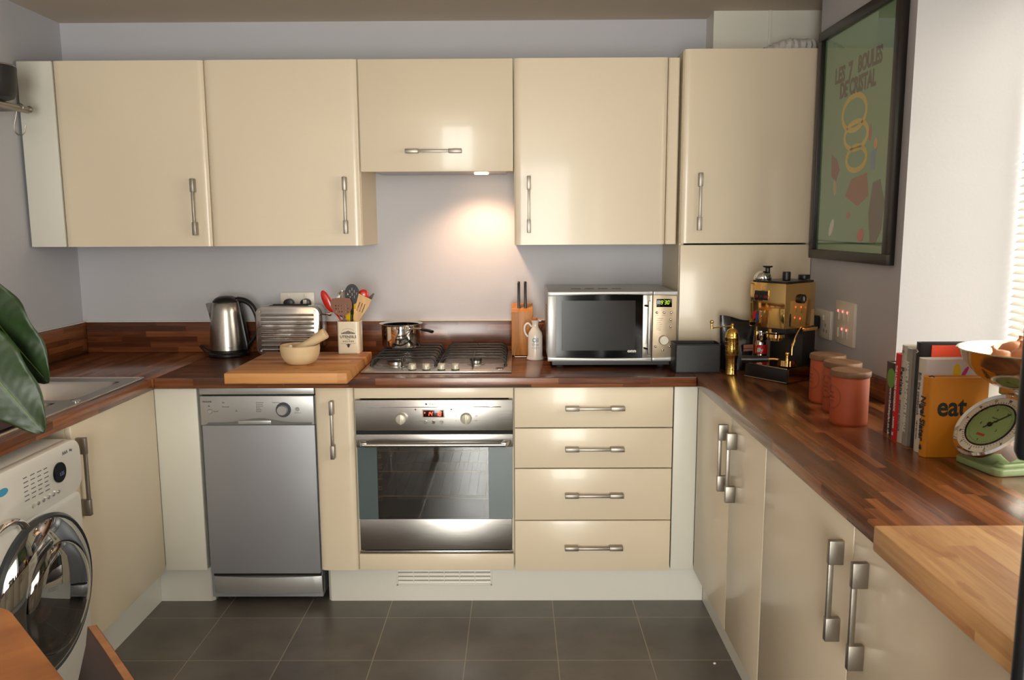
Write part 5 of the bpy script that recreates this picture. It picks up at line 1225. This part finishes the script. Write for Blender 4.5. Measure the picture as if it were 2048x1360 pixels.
def chair(name, label, loc, rot):
    """local: back at -y... seat toward +y"""
    t = thing(name, label, 'chair', loc, rot)
    w = .20
    def shell(f, th):
        tmp = bmesh.new(); rows = []; prof = [(.20, .445), (.10, .440), (0, .435), (-.10, .445), (-.165, .475), (-.195, .53), (-.21, .60), (-.222, .68), (-.232, .76), (-.236, .80)]
        n = 16
        for k, (y, z) in enumerate(prof):
            hw = w*(1 if k < 4 else .97 if k < 6 else 1.0)
            if k == len(prof)-1: hw *= .97
            if k == 0: hw *= .85
            r_ = []
            for i in range(n+1):
                u = -1+2*i/n; bow = ((0 if k > 7 else .012)*u*u if k > 4 else .012*u*u)
                r_.append(((u*hw), y+(bow if k > 4 else 0), z+(bow if k <= 4 else 0)-(.004*u*u if k == len(prof)-1 else 0)))
            rows.append(r_)
        return rows, prof
    rows, prof = shell(None, 0)
    def skin(off):
        out = []
        for k, r_ in enumerate(rows):
            a = rows[max(k-1, 0)][8]; b_ = rows[min(k+1, len(rows)-1)][8]
            ty, tz = b_[1]-a[1], b_[2]-a[2]; L_ = math.hypot(ty, tz); ny, nz = tz/L_*-1, ty/L_
            out.append([(p[0], p[1]+ny*off, p[2]+nz*off) for p in r_])
        return out
    A_, B_ = skin(-.006), skin(.006)
    def face(S, nm):
        tmp = bmesh.new(); V = [[tmp.verts.new(p) for p in r_] for r_ in S]
        for a, b_ in zip(V, V[1:]):
            for i in range(len(a)-1): tmp.faces.new((a[i], a[i+1], b_[i+1], b_[i]))
        f = NB(); join(f, tmp); return f
    # ply core with a thin dark veneer on each side
    f = NB(); tmp = bmesh.new(); VA = [[tmp.verts.new(p) for p in r_] for r_ in A_]; VB = [[tmp.verts.new(p) for p in r_] for r_ in B_]
    for V in (VA, VB):
        for a, b_ in zip(V, V[1:]):
            for i in range(len(a)-1): tmp.faces.new((a[i], a[i+1], b_[i+1], b_[i]))
    n = len(VA[0])-1
    for i in range(n): tmp.faces.new((VA[0][i], VA[0][i+1], VB[0][i+1], VB[0][i])); tmp.faces.new((VA[-1][i], VA[-1][i+1], VB[-1][i+1], VB[-1][i]))
    for a, a2, b_, b2 in zip(VA, VA[1:], VB, VB[1:]):
        tmp.faces.new((a[0], a2[0], b2[0], b_[0])); tmp.faces.new((a[n], a2[n], b2[n], b_[n]))
    join(f, tmp); sh = obj('shell', f, 'ply', t)
    f = face(skin(.0066), 'v'); obj('inner_veneer', f, 'darkshell', sh); f = face(skin(-.0066), 'v'); obj('outer_veneer', f, 'darkshell', sh)
    for sx2 in (-1, 1):
        for sy2 in (-1, 1):
            f = NB(); tube(f, [(sx2*.10, sy2*.08, .43), (sx2*.17, sy2*.15, .40), (sx2*.20, sy2*.19, 0)], .009, 10); obj('leg', f, 'chrome', t)
    return t
# backrest faces the table
chair('dining_chair', 'dark moulded plywood chair with a bare wood edge tucked behind the wooden table', (-.165, -2.568, 0), math.radians(130.5))

def leaf_mesh(base, tip, width, bow, nrm, seg=90, wseg=14, fold=.18):
    A = Vector(base); B = Vector(tip); ax = (B-A); L = ax.length; ax.normalize(); N = Vector(nrm); S = ax.cross(N).normalized(); N = S.cross(ax).normalized()
    f = NB(); rows = []
    for i in range(seg+1):
        k = i/seg; wd = width*math.sin(PI*k**.9)**.62 if 0 < k < 1 else 0
        c = A+ax*L*k+N*bow*math.sin(PI*k); r_ = []
        for j in range(-wseg//2, wseg//2+1):
            u = j/(wseg/2); vein = .0006*math.sin(95*k-26*abs(u)*abs(u)-10*abs(u))*min(1, abs(u)*4)*(1-.5*abs(u))
            edge = .0045*math.sin(17*k+2*u)*u*u
            r_.append(f.verts.new(c+S*u*wd*(1+.04*math.sin(19*k+u))+N*(fold*abs(u)*wd+vein+edge)))
        rows.append(r_)
    for a, b_ in zip(rows, rows[1:]):
        for j in range(len(a)-1): f.faces.new((a[j], a[j+1], b_[j+1], b_[j]))
    rib = NB(); tube(rib, [A+ax*L*k+N*(bow*math.sin(PI*k)+.0005) for k in [q/20 for q in range(20)]], .0016, 6, rs=[.0022-.0016*q/20 for q in range(20)])
    return f, rib
t = thing('potted_plant', 'peace lily with broad dark green leaves reaching in at the left edge', 'plant', (-.60, -2.40, .7405))
f = NB(); lathe(f, [(0, 0), (.055, 0), (.075, .12), (.080, .125), (.074, .125), (.070, .11), (0, .10)], (-.60, -2.40, .7405), 32); obj('pot', f, 'white', t, world=True)
def leaf(base, tip, w_, bow, nr, fold=.18):
    f, rib = leaf_mesh(base, tip, w_, bow, nr, fold=fold)
    o = obj('leaf', f, 'leaf', t, 80, world=True); m = o.modifiers.new('thick', 'SOLIDIFY'); m.thickness = .0012
    obj('midrib', rib, M['leafrib'], o, 80, world=True); return o
leaf((-.435, -2.11, 1.335), (-.266, -2.10, 1.090), .060, .012, (.25, -1, .25))
leaf((-.430, -2.05, 1.395), (-.276, -2.055, 1.175), .058, .014, (.1, -1, .1))
leaf((-.60, -2.38, 1.05), (-.78, -2.50, 1.30), .055, .03, (-.2, -.6, .7))
f = NB(); tube(f, [(-.60, -2.40, .84), (-.58, -2.33, 1.05), (-.53, -2.2, 1.30), (-.48, -2.13, 1.37), (-.435, -2.11, 1.335)], .0035, 8); tube(f, [(-.60, -2.40, .84), (-.57, -2.28, 1.15), (-.52, -2.10, 1.38), (-.47, -2.05, 1.42), (-.430, -2.05, 1.395)], .0035, 8); tube(f, [(-.60, -2.40, .84), (-.605, -2.39, .95), (-.60, -2.38, 1.05)], .0035, 8); obj('stems', f, 'leaf', t, world=True)

t = thing('fridge_freezer', 'black fridge freezer just outside the right edge, only its bar handles showing', 'fridge', (1.52, -2.95, 0))
f = NB(); box(f, 1.235, 1.783, -3.24, -2.642, .02, 1.90, .006); obj('body', f, 'blackglass', t, world=True)
f = NB(); box(f, 1.205, 1.233, -3.24, -2.645, 1.205, 1.90, .006); d1 = obj('upper_door', f, 'blackglass', t, world=True)
f = NB(); box(f, 1.205, 1.233, -3.24, -2.645, .08, 1.198, .006); d2 = obj('lower_door', f, 'blackglass', t, world=True)
def fh(z0, z1, par, hx):
    f = NB(); tube(f, [(hx, -2.72, z0+.004), (hx, -2.72, z0+.012), (hx, -2.72, z1-.012), (hx, -2.72, z1-.004)], .011, 14, rs=[.007, .011, .011, .007])
    tube(f, [(hx, -2.72, z0+.09), (1.206, -2.72, z0+.09)], .007, 10); tube(f, [(hx, -2.72, z1-.09), (1.206, -2.72, z1-.09)], .007, 10); obj('handle', f, plain('handle_black', srgb(10, 11, 16), .3), par, world=True)
fh(1.214, 1.75, d1, 1.150); fh(.70, 1.172, d2, 1.168)
for x in (1.28, 1.74):
    for y in (-3.18, -2.70):
        f = NB(); cyl(f, (x, y, 0), .018, .022, 12); obj('foot', f, 'rubber', t, world=True)
# crumb on the floor
t = thing('crumb', 'tiny pale crumb on the tiles near the right cupboards', 'crumb', (1.27, -1.02, 0))
f = NB(); sphere(f, (1.275, -1.02, .004), .005, 1, .8, .7, 8); obj('bit', f, 'garlic', t, world=True)

# ------------------------------------------------------------------ unseen uplighter, added behind the viewer for ambient fill
t = thing('added_fill_lamp', 'unseen uplighter lamp added behind the viewer for soft fill light', 'lamp', (-.6, -4.9, 0))
f = NB(); lathe(f, [(0, 0), (.14, 0), (.14, .02), (.012, .03), (.012, 1.20), (0, 1.20)], (-.6, -4.9, 0), 32); obj('stand', f, 'nickel', t, world=True)
f = NB(); lathe(f, [(.01, 1.20), (.05, 1.21), (.14, 1.30), (.145, 1.30), (.055, 1.205), (.01, 1.195)], (-.6, -4.9, 0), 32); obj('fill_lamp_shade', f, 'nickel', t, world=True)

# ------------------------------------------------------------------ lights
def area(name, loc, rot, sx, sy, power, color):
    l = bpy.data.lights.new(name, 'AREA'); l.shape = 'RECTANGLE'; l.size = sx; l.size_y = sy; l.energy = power; l.color = color
    o = bpy.data.objects.new(name, l); COL.objects.link(o); o.location = loc; o.rotation_euler = rot; return o
area('daylight_right_window', (2.30, -1.85, 1.58), (0, PI/2, 0), 1.3, 1.45, 42, (1, .90, .75))
area('daylight_rear_doors', (.55, YF-.12, 1.1), (PI/2, 0, 0), 1.1, 2.0, 150, (1, .94, .86))
sl = bpy.data.lights.new('added_fill_light', 'SPOT'); sl.energy = 250; sl.color = (1, .88, .72); sl.spot_size = math.radians(125); sl.spot_blend = .8; sl.shadow_soft_size = .1  # added fill light, bounced off the ceiling from out of view
o = bpy.data.objects.new('added_fill_light', sl); COL.objects.link(o); o.location = (-.6, -4.9, 1.28); o.rotation_euler = (PI, 0, 0)
sl = bpy.data.lights.new('extractor_light', 'SPOT'); sl.energy = 13; sl.color = (1, .62, .38); sl.spot_size = math.radians(126); sl.spot_blend = .8; sl.shadow_soft_size = .03
o = bpy.data.objects.new('extractor_light', sl); COL.objects.link(o); o.location = (.47, -.17, 1.668); o.rotation_euler = (.18, 0, 0)
W = bpy.data.worlds.new('world'); SC.world = W; W.use_nodes = True
bg = W.node_tree.nodes['Background']; bg.inputs[0].default_value = (.85, .92, 1, 1); bg.inputs[1].default_value = 1.5

# ------------------------------------------------------------------ camera
cam = bpy.data.cameras.new('camera'); co = bpy.data.objects.new('camera', cam); COL.objects.link(co)
Cp = Vector((.6135, -3.5435, 1.464)); pit, ya, ro, fpx = .14048, -.00633, -.00473, 1601.5
fw = Vector((math.sin(ya)*math.cos(pit), math.cos(ya)*math.cos(pit), -math.sin(pit)))
r0 = fw.cross(Vector((0, 0, 1))).normalized(); u0 = r0.cross(fw)
Rv = r0*math.cos(ro)+u0*math.sin(ro); Uv = -r0*math.sin(ro)+u0*math.cos(ro)
co.matrix_world = Matrix(((Rv.x, Uv.x, -fw.x, Cp.x), (Rv.y, Uv.y, -fw.y, Cp.y), (Rv.z, Uv.z, -fw.z, Cp.z), (0, 0, 0, 1)))
cam.sensor_width = 36; cam.lens = fpx/2048*36; cam.clip_start = .02
cam.dof.use_dof = True; cam.dof.focus_distance = 2.9; cam.dof.aperture_fstop = 11
SC.camera = co
SC.view_settings.view_transform = 'Standard'; SC.view_settings.look = 'None'; SC.view_settings.gamma = 1; SC.view_settings.use_curve_mapping = False
SC.view_settings.exposure = 0.05
